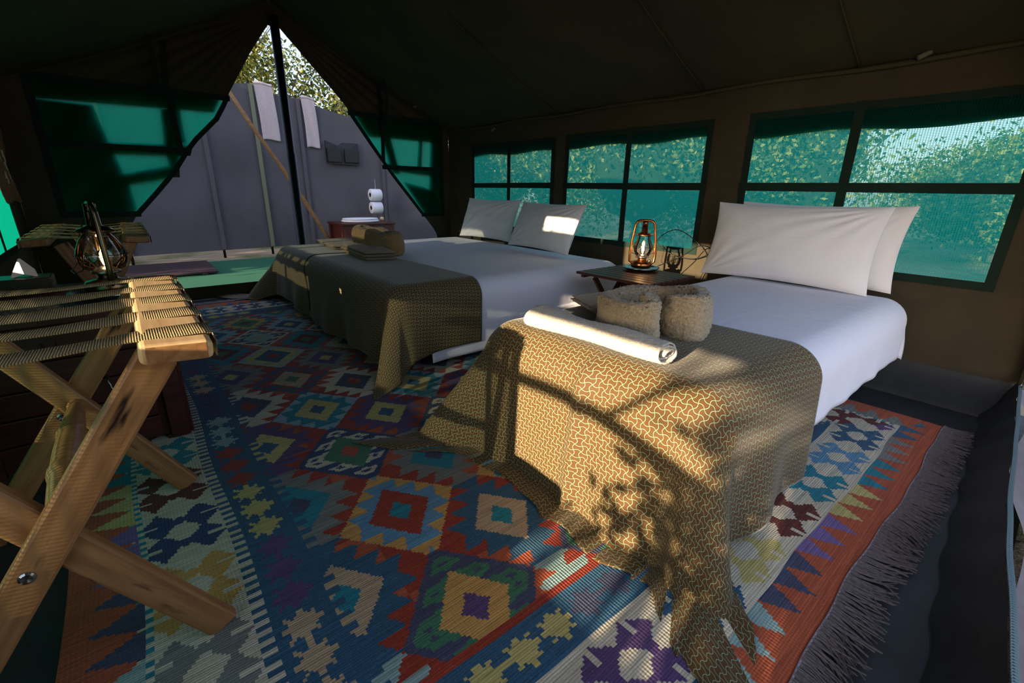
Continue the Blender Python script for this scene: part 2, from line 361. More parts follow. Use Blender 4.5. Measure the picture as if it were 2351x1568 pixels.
def window(name, fn, rect, mid, label, off, mat, matbar='webbing_dark', top=.10, xb=None):
    a0, a1, b0, b1 = rect
    w_ = panel(name, lambda A, B: tuple(q + o_ for q, o_ in zip(fn(A, B), (off[0] * -.3, off[1] * -.3, 0))), (a0 - .02, a1 + .02), (b0 - .02, b1 + .02), [], .06, mat, label=label, kind='structure')
    am = xb if xb is not None else (a0 + a1) / 2
    hem_strip(fn, [(am, b0), (am, b1)], .055, matbar, 'webbing_strap', w_, off)
    hem_strip(fn, [(a0, mid), (a1, mid)], .055, matbar, 'webbing_strap', w_, (off[0] * 1.8, off[1] * 1.8))
    hem_strip(fn, [(a0, b0), (a0, b1), (a1, b1), (a1, b0), (a0, b0)], .045, matbar, 'window_frame', w_, off)
    # rolled outer flap hanging behind the top of the screen
    o2 = (-off[0] * 2.5, -off[1] * 2.5)
    panel_o = panel('rolled_flap', lambda A, B: tuple(q + o_ for q, o_ in zip(fn(A, B + .012 * np.sin(A * 7)), (o2[0], o2[1], 0))), (a0 - .05, a1 + .05), (b1 - top, b1 + .05), [], .06, 'webbing_dark', w_)
    return w_
OFR = (-.006, 0)
window('window_1', wr, RW[2], 1.17, 'green mesh window behind the two double bed pillows', OFR, 'mesh_green')
window('window_2', wr, RW[1], 1.17, 'green mesh window behind the lantern on the folding table', OFR, 'mesh_green')
window('window_3', wr, RW[0], 1.17, 'largest green mesh window, behind the single bed pillows', OFR, 'mesh_green', top=.13, xb=1.0)

# roof
def roof(side):
    xe = XR if side > 0 else XL
    def fn(A, B):      # A along y, B 0 (eave) .. 1 (ridge)
        X = xe + (XM - xe) * B
        sag = -.05 * np.sin(math.pi * B) + .018 * smooth_noise(A, B * 2.2, 41 + side, 12, 2, 9)
        fold = .012 * np.sin((A - 3.2 * B) * 16) * np.exp(-((A - 3.5 + 1.2 * B) / .5) ** 2)
        return X, A, ZE + (ZR - ZE) * B + sag + fold
    return fn
rf = roof(1); lf = roof(-1)
panel('ceiling', rf, (YF - .3, YB + .25), (0, 1), [], .07, 'canvas_roof', label='dark olive canvas roof slope above the beds', kind='structure')
c2 = panel('ceiling', lf, (YF - .3, YB + .25), (0, 1), [], .07, 'canvas_roof', label='dark olive canvas roof slope above the luggage racks', kind='structure')
for nm, Yp in (('seam', 3.55), ('seam', 2.02), ('seam', 1.05)):
    pts = [tuple(float(q) for q in (rf(np.array(Yp + .0), np.array(b)))) for b in np.linspace(0.01, .99, 30)]
    tube(nm, [(x, y, z - .012) for x, y, z in pts], .005, 'canvas_hem', c2, 5)
pts = [(XR - .015, y, ZE - .01 + .008 * math.sin(y * 5)) for y in np.linspace(YF, YB, 60)]
tube('trim_1', pts, .014, 'canvas_hem', n=6, label='stitched eave seam along the top of the right wall', kind='structure')

# left wall: mesh windows and unseen openings added to let the low sun in
LW = [(3.62, 5.04, .67, 1.63)]
LH = LW + [(0.0, .66, .325, 1.075), (.66, .98, .46, 1.075), (.98, 2.20, .35, .925), (.98, 1.84, .925, 1.075), (1.06, 1.86, 1.43, 1.68), (2.13, 2.50, 1.605, 1.725), (2.895, 2.94, .78, .828)]
def wl(A, B): return XL - .02 * smooth_noise(A, B * 1.5, 51, 10, 3, 10), A, B
panel('wall_left', wl, (YF, YB), (0, ZE + .05), LH, .08, 'canvas', label='olive canvas side wall behind the luggage racks', kind='structure')
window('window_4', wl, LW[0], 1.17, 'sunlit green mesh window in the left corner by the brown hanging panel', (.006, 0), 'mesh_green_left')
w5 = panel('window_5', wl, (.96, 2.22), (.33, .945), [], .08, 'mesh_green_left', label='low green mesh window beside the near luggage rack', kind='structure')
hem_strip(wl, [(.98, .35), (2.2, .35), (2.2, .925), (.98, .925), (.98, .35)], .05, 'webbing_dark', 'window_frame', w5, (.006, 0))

# ---- back wall: two flaps drawn open around a triangular doorway
EL = [(2.66, 1.49), (2.35, 1.27), (2.0, 1.05), (1.74, .90), (1.488, .646), (1.227, .463), (1.01, .27), (.82, .09), (.6, -.02), (.12, -.18), (0, -.2)]
ER = [(2.66, 1.53), (2.35, 1.83), (2.0, 2.16), (1.62, 2.435), (1.281, 2.689), (.944, 2.971), (.57, 3.28), (.12, 3.42), (0, 3.44)]
def edge_at(tab, z): zz = np.array([p[0] for p in tab][::-1]); xx = np.array([p[1] for p in tab][::-1]); return np.interp(z, zz, xx)
def flap(side):
    tab = EL if side < 0 else ER
    xw = XL if side < 0 else XR
    def fn(S, Z):    # S 0 wall .. 1 opening edge
        xr = xw + (XM - xw) * np.clip((Z - ZE) / (ZR - ZE), 0, 1)
        xe = edge_at(tab, Z); X = xr + (xe - xr) * S
        ang = np.arctan2(2.75 - Z, X - XM)            # folds fanning from the apex
        rad = np.hypot(2.75 - Z, X - XM)
        f = .035 * np.sin(ang * 34 + 1.5 * side) * np.clip(rad * .55, 0, .8) * np.clip((Z - 1.75) / .4, .12, 1) + .012 * smooth_noise(X, Z, 61, 8, 3, 12)
        return X, YB - np.abs(f) * 1.2, Z
    return fn
def build_flap(side):
    fn = flap(side); xw = XL if side < 0 else XR; tab = EL if side < 0 else ER
    zs = np.concatenate([np.linspace(0, .85, 12)[:-1], np.linspace(.85, 1.93, 30), np.linspace(1.93, 2.66, 22)[1:]])
    xin = -.38 if side < 0 else 3.40
    rowsV = []; N1, N2 = 10, 50
    for z in zs:
        xr = xw + (XM - xw) * max(0, (z - ZE) / (ZR - ZE)); xe = float(edge_at(tab, z))
        s0 = (xin - xr) / (xe - xr); s0 = min(max(s0, .02), .9)
        S = np.concatenate([np.linspace(0, s0, N1), np.linspace(s0, 1, N2)[1:]]); X, Y, Z = fn(S, np.full_like(S, z))
        rowsV.append(np.stack([X, Y, Z], 1))
    V = np.concatenate(rowsV); W = N1 + N2 - 1; F = grid(len(zs), W); nr = len(zs) - 1
    mask = np.zeros((nr, W - 1), bool)
    zlo = .85 if side < 0 else .78
    for i in range(nr):
        if zs[i] >= zlo - .01 and zs[i + 1] <= 1.94: mask[i, N1 - 1:] = True
    m = mask.ravel()
    return V, F, m, fn
Vl, Fl, ml, fL = build_flap(-1); Vr, Fr, mr_, fR = build_flap(1)
wbk = obj('wall_back', fast('wall_back', np.concatenate([Vl, Vr]), np.concatenate([Fl[~ml], Fr[~mr_] + len(Vl)])), 'canvas', label='olive canvas end wall with its door flaps drawn apart', kind='structure')
# gable tip above the doorway
V = [(XM - .39, YB, 2.655), (XM + .39, YB, 2.655), (XM, YB, ZR), (1.49, YB, 2.62), (1.53, YB, 2.62)]
obj('gable_tip', mk('g', V, [(0, 3, 4, 1, 2)]), 'canvas', wbk)
w6 = obj('window_6', fast('window_6', Vl, Fl[ml]), 'mesh_green_back', label='green mesh panel in the left door flap of the end wall', kind='structure')
w7 = obj('window_7', fast('window_7', Vr, Fr[mr_]), 'mesh_green_back', label='green mesh panel in the right door flap of the end wall', kind='structure')
for fn, w_, tab, xin, side, zlo in ((fL, w6, EL, -.38, -1, .85), (fR, w7, ER, 3.40, 1, .79)):
    def fxz(A, B, fn=fn, tab=tab, xw=(XL if side < 0 else XR)):
        xr = xw + (XM - xw) * np.clip((B - ZE) / (ZR - ZE), 0, 1); xe = edge_at(tab, B); S = (A - xr) / np.where(abs(xe - xr) < 1e-3, 1e-3, xe - xr); return fn(S, B)
    ed = lambda z, tab=tab: float(edge_at(tab, z))
    hem_strip(fxz, [(xin, zlo), (xin, 1.92), (ed(1.92), 1.92)], .05, 'webbing_dark', 'window_frame', w_, (0, -.006))
    hem_strip(fxz, [(xin, zlo), (ed(zlo), zlo)], .05, 'webbing_dark', 'window_frame', w_, (0, -.006))
    hem_strip(fxz, [(ed(z), z) for z in np.linspace(zlo, 1.92, 12)], .04, 'webbing_dark', 'window_frame', w_, (0, -.006))
    hem_strip(fxz, [(xin, 1.42 if side < 0 else 1.36), (ed(1.42), 1.42 if side < 0 else 1.36)], .05, 'webbing_dark', 'webbing_strap', w_, (0, -.010))
    xm = .53 if side < 0 else 2.60
    hem_strip(fxz, [(xm - .04 * side, 2.3), (xm, 1.95), (xm - .02 * side, 1.45 if side > 0 else 1.40)], .045, 'webbing_dark', 'webbing_strap', w_, (0, -.012))
# outer storm flaps folded behind the meshes, leaving lit gaps
def outer(name, polys, w_):
    V = []; F = []
    for pl in polys:
        o = len(V); n = len(pl)
        V += [(x, YB + .014, z) for x, z in pl] + [(x, YB + .020, z) for x, z in pl]
        F += [tuple(o + i for i in range(n)), tuple(o + n + i for i in range(n))[::-1]] + [(o + i, o + (i + 1) % n, o + n + (i + 1) % n, o + n + i) for i in range(n)]
    obj(name, mk(name, V, F), 'canvas', w_)
outer('storm_flap', [[(-.5, 1.76), (.88, 1.79), (1.0, 2.0), (-.5, 2.02)], [(-.5, 1.76), (-.014, 1.75), (.035, 1.455), (.086, 1.196), (.11, 1.114), (.12, .9), (.0, .75), (-.5, .75)],
                     [(.456, 1.77), (.607, 1.79), (.60, 1.5), (.43, 1.47)], [(.43, 1.5), (.55, 1.5), (.50, 1.18), (.436, 1.18)], [(.02, 1.46), (.66, 1.48), (.62, 1.38), (.05, 1.37)], [(.07, 1.2), (.44, 1.29), (.44, 1.185), (.1, 1.11)]], w6)
outer('storm_flap', [[(2.42, 1.70), (3.5, 1.69), (3.5, 2.1), (2.12, 2.1)], [(3.26, 1.72), (3.5, 1.72), (3.5, .7), (3.18, .7)], [(2.58, 1.72), (2.70, 1.72), (2.80, 1.3), (2.70, 1.3)], [(2.6, 1.41), (3.3, 1.35), (3.3, 1.28), (2.7, 1.33)], [(2.85, 1.20), (3.3, 1.10), (3.3, .7), (3.2, .7)], [(3.09, 1.7), (3.14, 1.7), (3.1, 1.3), (3.04, 1.3)]], w7)
# sill of the doorway (upturned groundsheet)
panel('trim_2', lambda A, B: (A, YB - .03 + .02 * smooth_noise(A, B, 71, 8, 2, 9), B), (XL, XR), (0, .125), [], .06, 'canvas', label='low canvas sill across the doorway in the end wall', kind='structure')
# front wall: stub beside the open door at the near end, sill and zip
def wf(A, B): return A, YF - .03 * np.clip((3.5 - A), 0, 3) * .8 + .02 * smooth_noise(A, B, 81, 10, 4, 12), B
V = [];
fy = lambda x: YF - .025 * (3.5 - x)
zz = np.linspace(0.2, ZE + .5, 30); rows = []
for z in zz:
    xa = 3.30 - .9 * max(0, z - .9) if z > .9 else 3.44 - .16 * (z - .2) / .7
    xb = XR if z < ZE else XR - (z - ZE) * 2.0
    S = np.linspace(0, 1, 12); X = xb + (xa - xb) * S; Y = fy(X) + .02 * np.sin(S * 9 + z * 2) * S; rows.append(np.stack([X, Y, np.full_like(X, z)], 1))
obj('wall_front', fast('wall_front', np.concatenate(rows), grid(30, 12)), 'canvas', label='edge of the open front canvas wall at the near right corner', kind='structure')
S, H_ = np.meshgrid(np.linspace(0, 1, 14), np.linspace(0, 1, 30), indexing='ij')
zz2 = (1.84 + .45 * S) * H_; xx2 = XL + .97 * S
obj('wall_front', fast('wf2', np.stack([xx2.ravel(), (-.10 + .02 * np.sin(S * 14 + H_ * 2)).ravel(), zz2.ravel()], 1), grid(14, 30)), 'canvas', label='unseen canvas half added left of the near doorway to block sun', kind='structure')  # unseen wall half added behind the camera to block sun
zl = [(3.5, -.015), (3.0, -.04), (2.5, -.064), (2.0, -.085), (1.7, -.107), (1.45, -.13), (1.2, -.152), (.7, -.2), (.2, -.25)]
zl = [(float(x), float(y)) for x, y in zip(np.linspace(3.5, .2, 60), np.interp(np.linspace(3.5, .2, 60), [p[0] for p in zl][::-1], [p[1] for p in zl][::-1]))]
S = np.linspace(0, 1, 8); rows = []
for x, y in zl:
    b = 1 - S; rows.append(np.stack([x + 0 * S, y + .02 * np.sin(S * 3) + .10 * (1 - S) ** 2 + .006 * np.sin(x * 21 + S * 4), .2 * S], 1))
obj('baseboard_front', fast('bf', np.concatenate(rows), grid(len(zl), 8)), 'groundsheet', label='black groundsheet lip across the near doorway', kind='structure')
zt = thing('door_zip', 'grey metal zip running along the near doorway lip at the right edge', 'zip', (1.2, -.152, .2))
tube('zip_chain', [(x, y, .203 + .004 * math.sin(x * 14)) for x, y in zl], .0065, 'zip_metal', zt, 6)
V, F = join([tube_data([(x, y - .006, .203 + .004 * math.sin(x * 14)), (x, y + .006, .203 + .004 * math.sin(x * 14))], .0082, 4) for x, y in [(float(a), float(b)) for a, b in zip(np.linspace(3.4, 1.0, 260), np.interp(np.linspace(3.4, 1.0, 260), [p[0] for p in zl][::-1], [p[1] for p in zl][::-1]))]])
obj('zip_teeth', mk('zt', V, F), 'zip_metal', zt, kind='stuff')
box('zip_puller', (3.36, -.035, .225), (.012, .02, .045), 'steel', zt, .003)
rows = []
for x, y in zl:
    S = np.linspace(0, 1, 9); rows.append(np.stack([x + 0 * S, y - .012 - .30 * S + .02 * np.sin(x * 6 + S * 5), .19 - .14 * S + .02 * np.sin(x * 5 + S * 3)], 1))
tag(obj('door_flap', fast('df', np.concatenate(rows), grid(len(zl), 9)), 'flap_grey'), 'grey door canvas folded down outside the near doorway', 'tent flap')

# ================================================================== RUG
def rug_color(X, Y):
    C = {k: lin(v)[:3] for k, v in dict(red=(136, 42, 18), rust=(158, 70, 34), navy=(34, 58, 92), slate=(58, 62, 84), blue=(36, 78, 102), mid=(76, 124, 150), teal=(0, 112, 124),
        green=(54, 104, 74), cream=(178, 168, 142), beige=(164, 138, 104), ochre=(178, 132, 60), yell=(170, 156, 88), purp=(80, 56, 96), grey=(108, 110, 102), pale=(124, 150, 142), sky=(120, 148, 156), brown=(86, 34, 24), lilac=(106, 84, 132)).items()}
    names = list(C); pal = np.array([C[k] for k in names]); ix = {k: i for i, k in enumerate(names)}
    out = np.full(X.shape, ix['red'], int)
    # warped drawing: hand-woven drift
    Xw = X + .006 * np.sin(Y * 5) - .026 * (Y - 1.0) * .9; Yw = Y + .01 * np.sin(X * 3)
    pX, pY = .57, .50
    # nearest big diamond
    kx = np.round((Xw - .57) / pX); ky = np.round((Yw - .82) / pY); dx = np.abs(Xw - .57 - kx * pX); dy = np.abs(Yw - .82 - ky * pY)
    kb = np.round((Xw - .855) / pX); kyb = np.round((Yw - 1.07) / pY); ex = np.abs(Xw - .855 - kb * pX); ey = np.abs(Yw - 1.07 - kyb * pY)
    d1 = dx / .222 + dy / .272
    A = [('slate', 'green', 'ochre', 'purp', 1), ('ochre', 'mid', 'red', 'teal', 0), ('navy', 'cream', 'green', 'rust', 1), ('sky', 'teal', 'yell', 'blue', 0), ('blue', 'red', 'beige', 'green', 1), ('pale', 'yell', 'blue', 'red', 0), ('cream', 'slate', 'pale', 'beige', 1), ('teal', 'ochre', 'green', 'brown', 0), ('slate', 'yell', 'purp', 'cream', 0)]
    B = [('blue', 'beige', 'teal'), ('grey', 'teal', 'slate'), ('purp', 'yell', 'blue'), ('cream', 'slate', 'red'), ('grey', 'purp', 'yell'), ('teal', 'brown', 'green'), ('sky', 'blue', 'yell'), ('mid', 'green', 'ochre'), ('pale', 'yell', 'slate'), ('pale', 'yell', 'slate')]
    # serrated small diamonds first
    saw = lambda v, n: np.abs(((v * n) % 1.0) - .5) * 2      # 0..1
    hw = .125 * (1 - ey / .25) + .005
    tooth = (1 - ((ey / .25 * 4.0) % 1.0))
    bnd = .215 * (1 - ey / .29) - .085 * tooth * (ey < .235) + .03
    inB = ex < bnd
    for r in range(-1, 10):
        b = B[r % 10] if r >= 0 else B[8]
        m = (kyb == r)
        out = np.where(m & inB, ix[b[0]], out)
        e = ex / .118 + ey / .150; out = np.where(m & (e < 1), ix[b[1]], out); out = np.where(m & (e < .40), ix[b[2]], out)
    alt = ((np.floor(Yw * 3.1) + np.floor(Xw * 2.3)) % 3 == 0); out = np.where((out == ix['red']) & alt, ix['rust'], out)
    inA = d1 < 1
    for r in range(-1, 10):
        a = A[r % 9]; m = inA & (ky == r)
        out = np.where(m, ix[a[0]], out)
        if a[4]:       # hooked lattice
            out = np.where(m & (d1 < .66), ix[a[1]], out)
            ph = (dy / .272 * 3.2) % 1.0; q = (d1 - .60) / .28
            hook = ((q > 0) & (q < 1) & (((ph > .30) & (ph < .55)) | ((q > .62) & (ph < .55)) | ((ph < .14) & (q > .28))))
            out = np.where(m & hook, ix[a[1]], out)
            gap = ((q > -.25) & (q < .35) & (ph > .62) & (ph < .86)); out = np.where(m & gap, ix[a[0]], out)
        else:
            t_ = (1 - ((dy / .272 * 4.2) % 1.0)); b2 = .222 * (1 - dy / .272) * .98 - .075 * t_ + .005
            out = np.where(m & (dx < b2), ix[a[1]], out)
        e = dx / .118 + dy / .155; out = np.where(m & (e < 1), ix[a[2]], out); out = np.where(m & (e < .38), ix[a[3]], out)
    # borders: distance from each edge
    x0, x1, y0, y1 = RUG
    eN = (Y - y0) / .90; eF = (y1 - Y) / 1.1; eL = X - x0; eR = x1 - X
    E = np.minimum(np.minimum(eN * 1.0, eF), np.minimum(eL, eR)); onX = (np.minimum(eL, eR) <= np.minimum(eN, eF))
    s = np.where(onX, Y, X)
    # blue band with stars in threes
    m = (E > .405) & (E < .60) & ((eL < .60) | (eR < .60) | (eN < .60) | (eF < .60))
    mb = E < .585
    out = np.where(mb, ix['blue'], out)
    dash = (E > .545) & (E < .585) & onX; 
    cell = np.floor((s - .05) / .118); sc_ = (s - .05) - (cell + .5) * .118; gr = np.floor(cell / 3)
    r_ = np.abs(E - .505); sx = np.abs(sc_)
    star = ((r_ < .030) & (sx < .030)) | (r_ + sx < .050) | ((r_ < .052) & (sx < .010)) | ((sx < .056) & (r_ < .010)) | ((np.abs(r_ - sx) < .008) & (r_ < .040))
    cyc = ['pale', 'slate', 'beige', 'purp', 'yell', 'red']; cyx = ['purp', 'yell', 'slate', 'pale', 'beige', 'red']
    for i, cn in enumerate(cyc): out = np.where(mb & star & onX & (gr % 6 == i), ix[cn], out); out = np.where(mb & star & ~onX & (gr % 6 == i), ix[cyx[i]], out)
    # cream band with comb edges and lobed blossoms
    mc = E < .418; out = np.where(mc, ix['cream'], out)
    comb = (((s / .036) % 1) < .5)
    out = np.where((E > .395) & (E < .432) & onX, np.where(comb, ix['cream'], ix['blue']), out)
    cell = np.floor((s - .02) / .30); sc_ = (s - .02) - (cell + .5) * .30; ce = np.abs(E - .285)
    as_ = np.abs(sc_); lob = (np.abs(ce - .060) / .060 + np.abs(as_ - .066) / .074 < 1) | ((ce < .012) & (as_ > .05) & (as_ < .09))
    lob &= ~((np.abs(as_ - .068) < .008) & (ce > .062))
    cy2 = ['teal', 'brown', 'purp', 'grey', 'ochre', 'navy', 'brown']; cyn = ['mid', 'blue', 'purp', 'blue', 'yell', 'brown', 'teal']
    for i, cn in enumerate(cy2): out = np.where(mc & lob & onX & (cell % 7 == i), ix[cn], out); out = np.where(mc & lob & ~onX & (cell % 7 == i), ix[cyn[i]], out)
    # outer rust band with stepped triangles
    mo = E < .165; out = np.where(mo, ix['rust'], out)
    out = np.where((E > .150) & (E < .185) & onX, np.where(comb, ix['cream'], ix['teal']), out)
    cell = np.floor(s / .10); sc_ = s - (cell + .5) * .10; tri = (.165 - E) < .115 * (1 - np.abs(sc_) / .05) 
    cy3 = ['teal', 'grey', 'blue', 'pale', 'slate', 'lilac', 'yell']
    for i, cn in enumerate(cy3): out = np.where(mo & tri & (np.floor(cell / 3) % 7 == i), ix[cn], out)
    rl = (E > .585) & (E < .612); out = np.where(rl & ~onX, ix['red'], out)
    cmb = ((s / .05) % 1 < .5); out = np.where((E > .585) & (E < .62) & onX & cmb, ix['blue'], out)
    cols = pal[out]
    ns = smooth_noise(X * .6, Y * 9, 91, 10, 2, 9)[..., None]
    g_ = cols.mean(-1, keepdims=True); cols = (g_ + (cols - g_) * .92) * 1.28; return np.clip(cols * (1 + .30 * ns), 0, 1)
RUG = (-.33, 3.04, .17, 5.24)
rg = thing('kilim_rug', 'large multicoloured woven rug with serrated diamonds under the beds', 'rug', (1.35, 2.7, 0))
nxr, nyr = 380, 590
ux = np.linspace(RUG[0], RUG[1], nxr + 1); uy = np.linspace(RUG[2], RUG[3], nyr + 1); UX, UY = np.meshgrid(ux, uy, indexing='ij')
def rug_z(X, Y): return .006 + .004 * smooth_noise(X, Y, 95, 10, 2, 8) + .003 * np.sin(Y * 14) * np.clip(1 - np.abs(X + .2) * 3, 0, 1)
def rug_wob(X, Y):
    e = .007 * np.sin(X * 5) + .003 * np.sin(X * 17 + 1); f = .008 * np.sin(Y * 5.3)
    return X + f, Y + e * np.exp(-((Y - RUG[2]) / .6) ** 2)
WX, WY = rug_wob(UX, UY)
V = np.stack([WX.ravel(), WY.ravel(), rug_z(UX, UY).ravel()], 1)
me = fast('weave', V, grid(nxr + 1, nyr + 1))
cxs = (ux[:-1] + ux[1:]) / 2; cys = (uy[:-1] + uy[1:]) / 2; CX, CY = np.meshgrid(cxs, cys, indexing='ij')
rc = rug_color(CX, CY).reshape(-1, 3); at = me.attributes.new('dye', 'FLOAT_COLOR', 'CORNER')
at.data.foreach_set('color', np.repeat(np.concatenate([rc, np.ones((len(rc), 1))], 1), 4, axis=0).astype(np.float32).ravel())
obj('weave', me, 'kilim', rg)
def fringe(name, y_at, sgn, mat, n, L):
    V = []; F = []
    for i in range(n):
        x = RUG[0] + (RUG[1] - RUG[0]) * (i + random.uniform(-.4, .4)) / n; px, py = rug_wob(np.array(x), np.array(y_at)); px = float(px); py = float(py)
        l = L * random.uniform(.75, 1.12); a = .28 * math.sin(x * 9) + random.gauss(0, .16); o = len(V); w_ = random.uniform(.0022, .0036); K = 5
        for k in range(K):
            t_ = k / (K - 1); cx = px + math.sin(a * t_ * 1.5) * l * t_; cy = py + sgn * l * t_ * math.cos(a); z = .007 * (1 - t_) + .0015 + .004 * random.random()
            ww = w_ * (1 - .5 * t_); V += [(cx - ww, cy, z), (cx, cy, z + w_ * 1.2), (cx + ww, cy, z)]
        for k in range(K - 1):
            b = o + k * 3; F += [(b, b + 1, b + 4, b + 3), (b + 1, b + 2, b + 5, b + 4)]
    obj(name, mk(name, V, F), mat, rg, kind='stuff')
fringe('fringe', RUG[2], -1, 'fringe_grey', 820, .115); fringe('fringe', RUG[3], 1, 'fringe_lilac', 900, .12)
tube('selvedge', [tuple(float(q) for q in rug_wob(np.array(x), np.array(RUG[2]))) + (.010,) for x in np.linspace(RUG[0], RUG[1], 120)], .0035, 'fringe_lilac', rg, 5)

# ================================================================== BEDS
def drape(U, V, rect, r, top, flare, amp, kf, seed, flo=.012, nz=.006):
    x0, x1, y0, y1 = rect; x0 += r; x1 -= r; y0 += r; y1 -= r
    qx = np.clip(U, x0, x1); qy = np.clip(V, y0, y1); vx = U - qx; vy = V - qy; d = np.hypot(vx, vy); dd = np.where(d < 1e-6, 1, d); nx = vx / dd; ny = vy / dd
    arc = r * math.pi / 2; a = np.clip(d / r, 0, math.pi / 2); drop = np.clip(d - arc, 0, None)
    th = np.arctan2(ny, nx); corner = (np.abs(nx) > .02) & (np.abs(ny) > .02)
    s = qx * (np.abs(ny) > .5) + qy * (np.abs(nx) > .5) + th * .55
    fold = np.sin(s * kf + seed) * .6 + np.sin(s * kf * 1.73 + seed * 2.1) * .4
    outw = r * np.sin(a) + drop * flare + fold * amp * np.clip(drop / .35, 0, 1.3)
    cf = np.where(corner, np.sin(2 * th) ** 2, 0); outw = outw + cf * drop * .28
    z = top - r * (1 - np.cos(a)) - drop * .985
    under = np.clip(flo - z, 0, None); z = np.maximum(z, flo + .006 * np.sin(s * 30)); outw = outw + under * .8
    z = z + nz * smooth_noise(U * 1.2, V * 1.2, seed, 12, 4, 22) * (z > flo + .03) + .01 * np.exp(-d * 30) * 0
    return qx + nx * outw, qy + ny * outw, z
def cloth(name, u0, u1, v0, v1, step, fn, mat, parent, thick=.004, edgefn=None, **k):
    nu = int((u1 - u0) / step) + 1; nv = int((v1 - v0) / step) + 1; u = np.linspace(u0, u1, nu); v = np.linspace(v0, v1, nv); U, V = np.meshgrid(u, v, indexing='ij')
    if edgefn: U, V = edgefn(U, V)
    X, Y, Z = fn(U, V); me = fast(name, np.stack([X.ravel(), Y.ravel(), Z.ravel()], 1), grid(nu, nv))
    uv = me.uv_layers.new(name='UVMap'); li = np.empty(len(me.loops), np.int32); me.loops.foreach_get('vertex_index', li)
    uv.data.foreach_set('uv', np.stack([U.ravel()[li], V.ravel()[li]], 1).astype(np.float32).ravel())
    o = obj(name, me, mat, parent, **k)
    if thick: s = o.modifiers.new('thick', 'SOLIDIFY'); s.thickness = thick; s.offset = -1
    return o
def legs(parent, pts, h, r=.016):
    for x, y in pts: obj('leg', mk('leg', *lathe([(r * 1.25, 0), (r * 1.25, .02), (r, .025), (r, h)], 12)), 'black_metal', parent, T(x, y, 0))

# near single bed
NB = (1.10, 3.34, .465, 1.55)
bed = thing('single_bed', 'white made single bed nearest the camera, under a sunlit patterned throw', 'bed', (2.2, 1.02, 0))
obj('mattress', bevbox(2.14, .97, .34, .07, 4), 'sheet', bed, T(2.25, 1.025, .385)); obj('base', bevbox(2.1, .94, .10, .03, 3), 'mattress_base', bed, T(2.25, 1.025, .19))
cloth('bed_sheet', 1.22, 3.34, .20, 1.86, .022, lambda U, V: drape(U, V, NB, .13, .582, .02, .012, 16, 3.1, nz=.005), 'sheet', bed, .004)
legs(bed, [(1.28, 1.48), (1.28, .62), (3.2, 1.48), (3.2, .62), (2.3, 1.0)], .2, .018)
def thr_edge(U, V): return U + .02 * np.sin(V * 4 + 1), V + .015 * np.sin(U * 5)
def thr1(U, V):
    X, Y, Z = drape(U, V, (NB[0] - .004, NB[1] + .3, NB[2] - .006, NB[3] + .006), .135, .592, .05, .024, 10, 1.7, nz=.005)
    e = np.clip(V - 1.52, 0, 1); Y = Y + .22 * e * np.clip(1.5 - U, 0, .6) / .6; X = X - .38 * e * np.clip(1.45 - U, 0, .5) / .5; e2 = np.clip(.5 - V, 0, 1); X = X + .10 * e2 * np.clip(1.3 - U, 0, .3) / .3
    # pleat hanging in the middle of the foot end
    g = np.exp(-((V - .93 - .05 * (1.1 - U)) / .034) ** 2) * np.clip((1.22 - U) / .1, 0, 1); return X - .028 * g, Y, Z
tag(cloth('bed_throw', .47, 1.88, -.03, 1.98, .011, thr1, 'throw_print', None, .003, thr_edge), 'brown throw with cream pinwheel print, sunlit, over the foot of the single bed', 'throw')

# far double bed (two bases pushed together)
FB = (1.10, 3.30, 2.42, 5.06)
bed2 = thing('double_bed', 'white made double bed at the far end of the tent', 'bed', (2.2, 3.7, 0))
for yc in (3.06, 4.34):
    obj('mattress', bevbox(2.1, 1.25, .32, .07, 4), 'sheet', bed2, T(2.22, yc, .37)); obj('base', bevbox(2.06, 1.22, .10, .03, 3), 'mattress_base', bed2, T(2.22, yc, .18))
cloth('bed_sheet', 1.2, 3.55, 2.06, 5.3, .026, lambda U, V: drape(U, V, FB, .13, .552, .03, .012, 14, 5.1, nz=.008), 'sheet', bed2, .004)
# lower valance edge of the duvet
cloth('duvet_hem', 1.35, 3.5, 1.99, 2.2, .02, lambda U, V: drape(U, V, FB, .13, .548, .06, .010, 12, 2.2, nz=.004), 'sheet', bed2, .004)
legs(bed2, [(1.24, 2.80), (1.24, 3.70), (1.24, 3.84), (1.24, 5.0), (2.6, 2.75), (3.2, 2.8), (3.2, 4.9)], .18, .02)
def thr2(U, V):
    X, Y, Z = drape(U, V, (FB[0] - .004, FB[1] + .3, FB[2] - .006, FB[3] + .006), .135, .562, .10, .030, 9, 4.4, nz=.006)
    e = np.clip(V - 5.0, 0, 1); Y = Y + .45 * e; X = X - .45 * e * np.clip(1.4 - U, 0, .5) / .5; return X, Y, Z
def thr2e(U, V): return U + .10 * np.clip((V - 4.3), 0, 2) * 0 + .02 * np.sin(V * 3), V + .02 * np.sin(U * 5)
tag(cloth('bed_throw', .66, 1.74, 2.03, 5.62, .016, thr2, 'throw_print', None, .003, thr2e), 'brown throw with cream pinwheel print over the foot of the double bed', 'throw')
tag(tube('bed_runner_cord', [tuple(float(q) for q in thr2(np.array(u), np.array(4.05 + .08 * math.sin(u * 6)))) for u in np.linspace(.70, 1.72, 40)], .007, 'rope_black'), 'thin black cord lying across the double bed throw', 'cord')

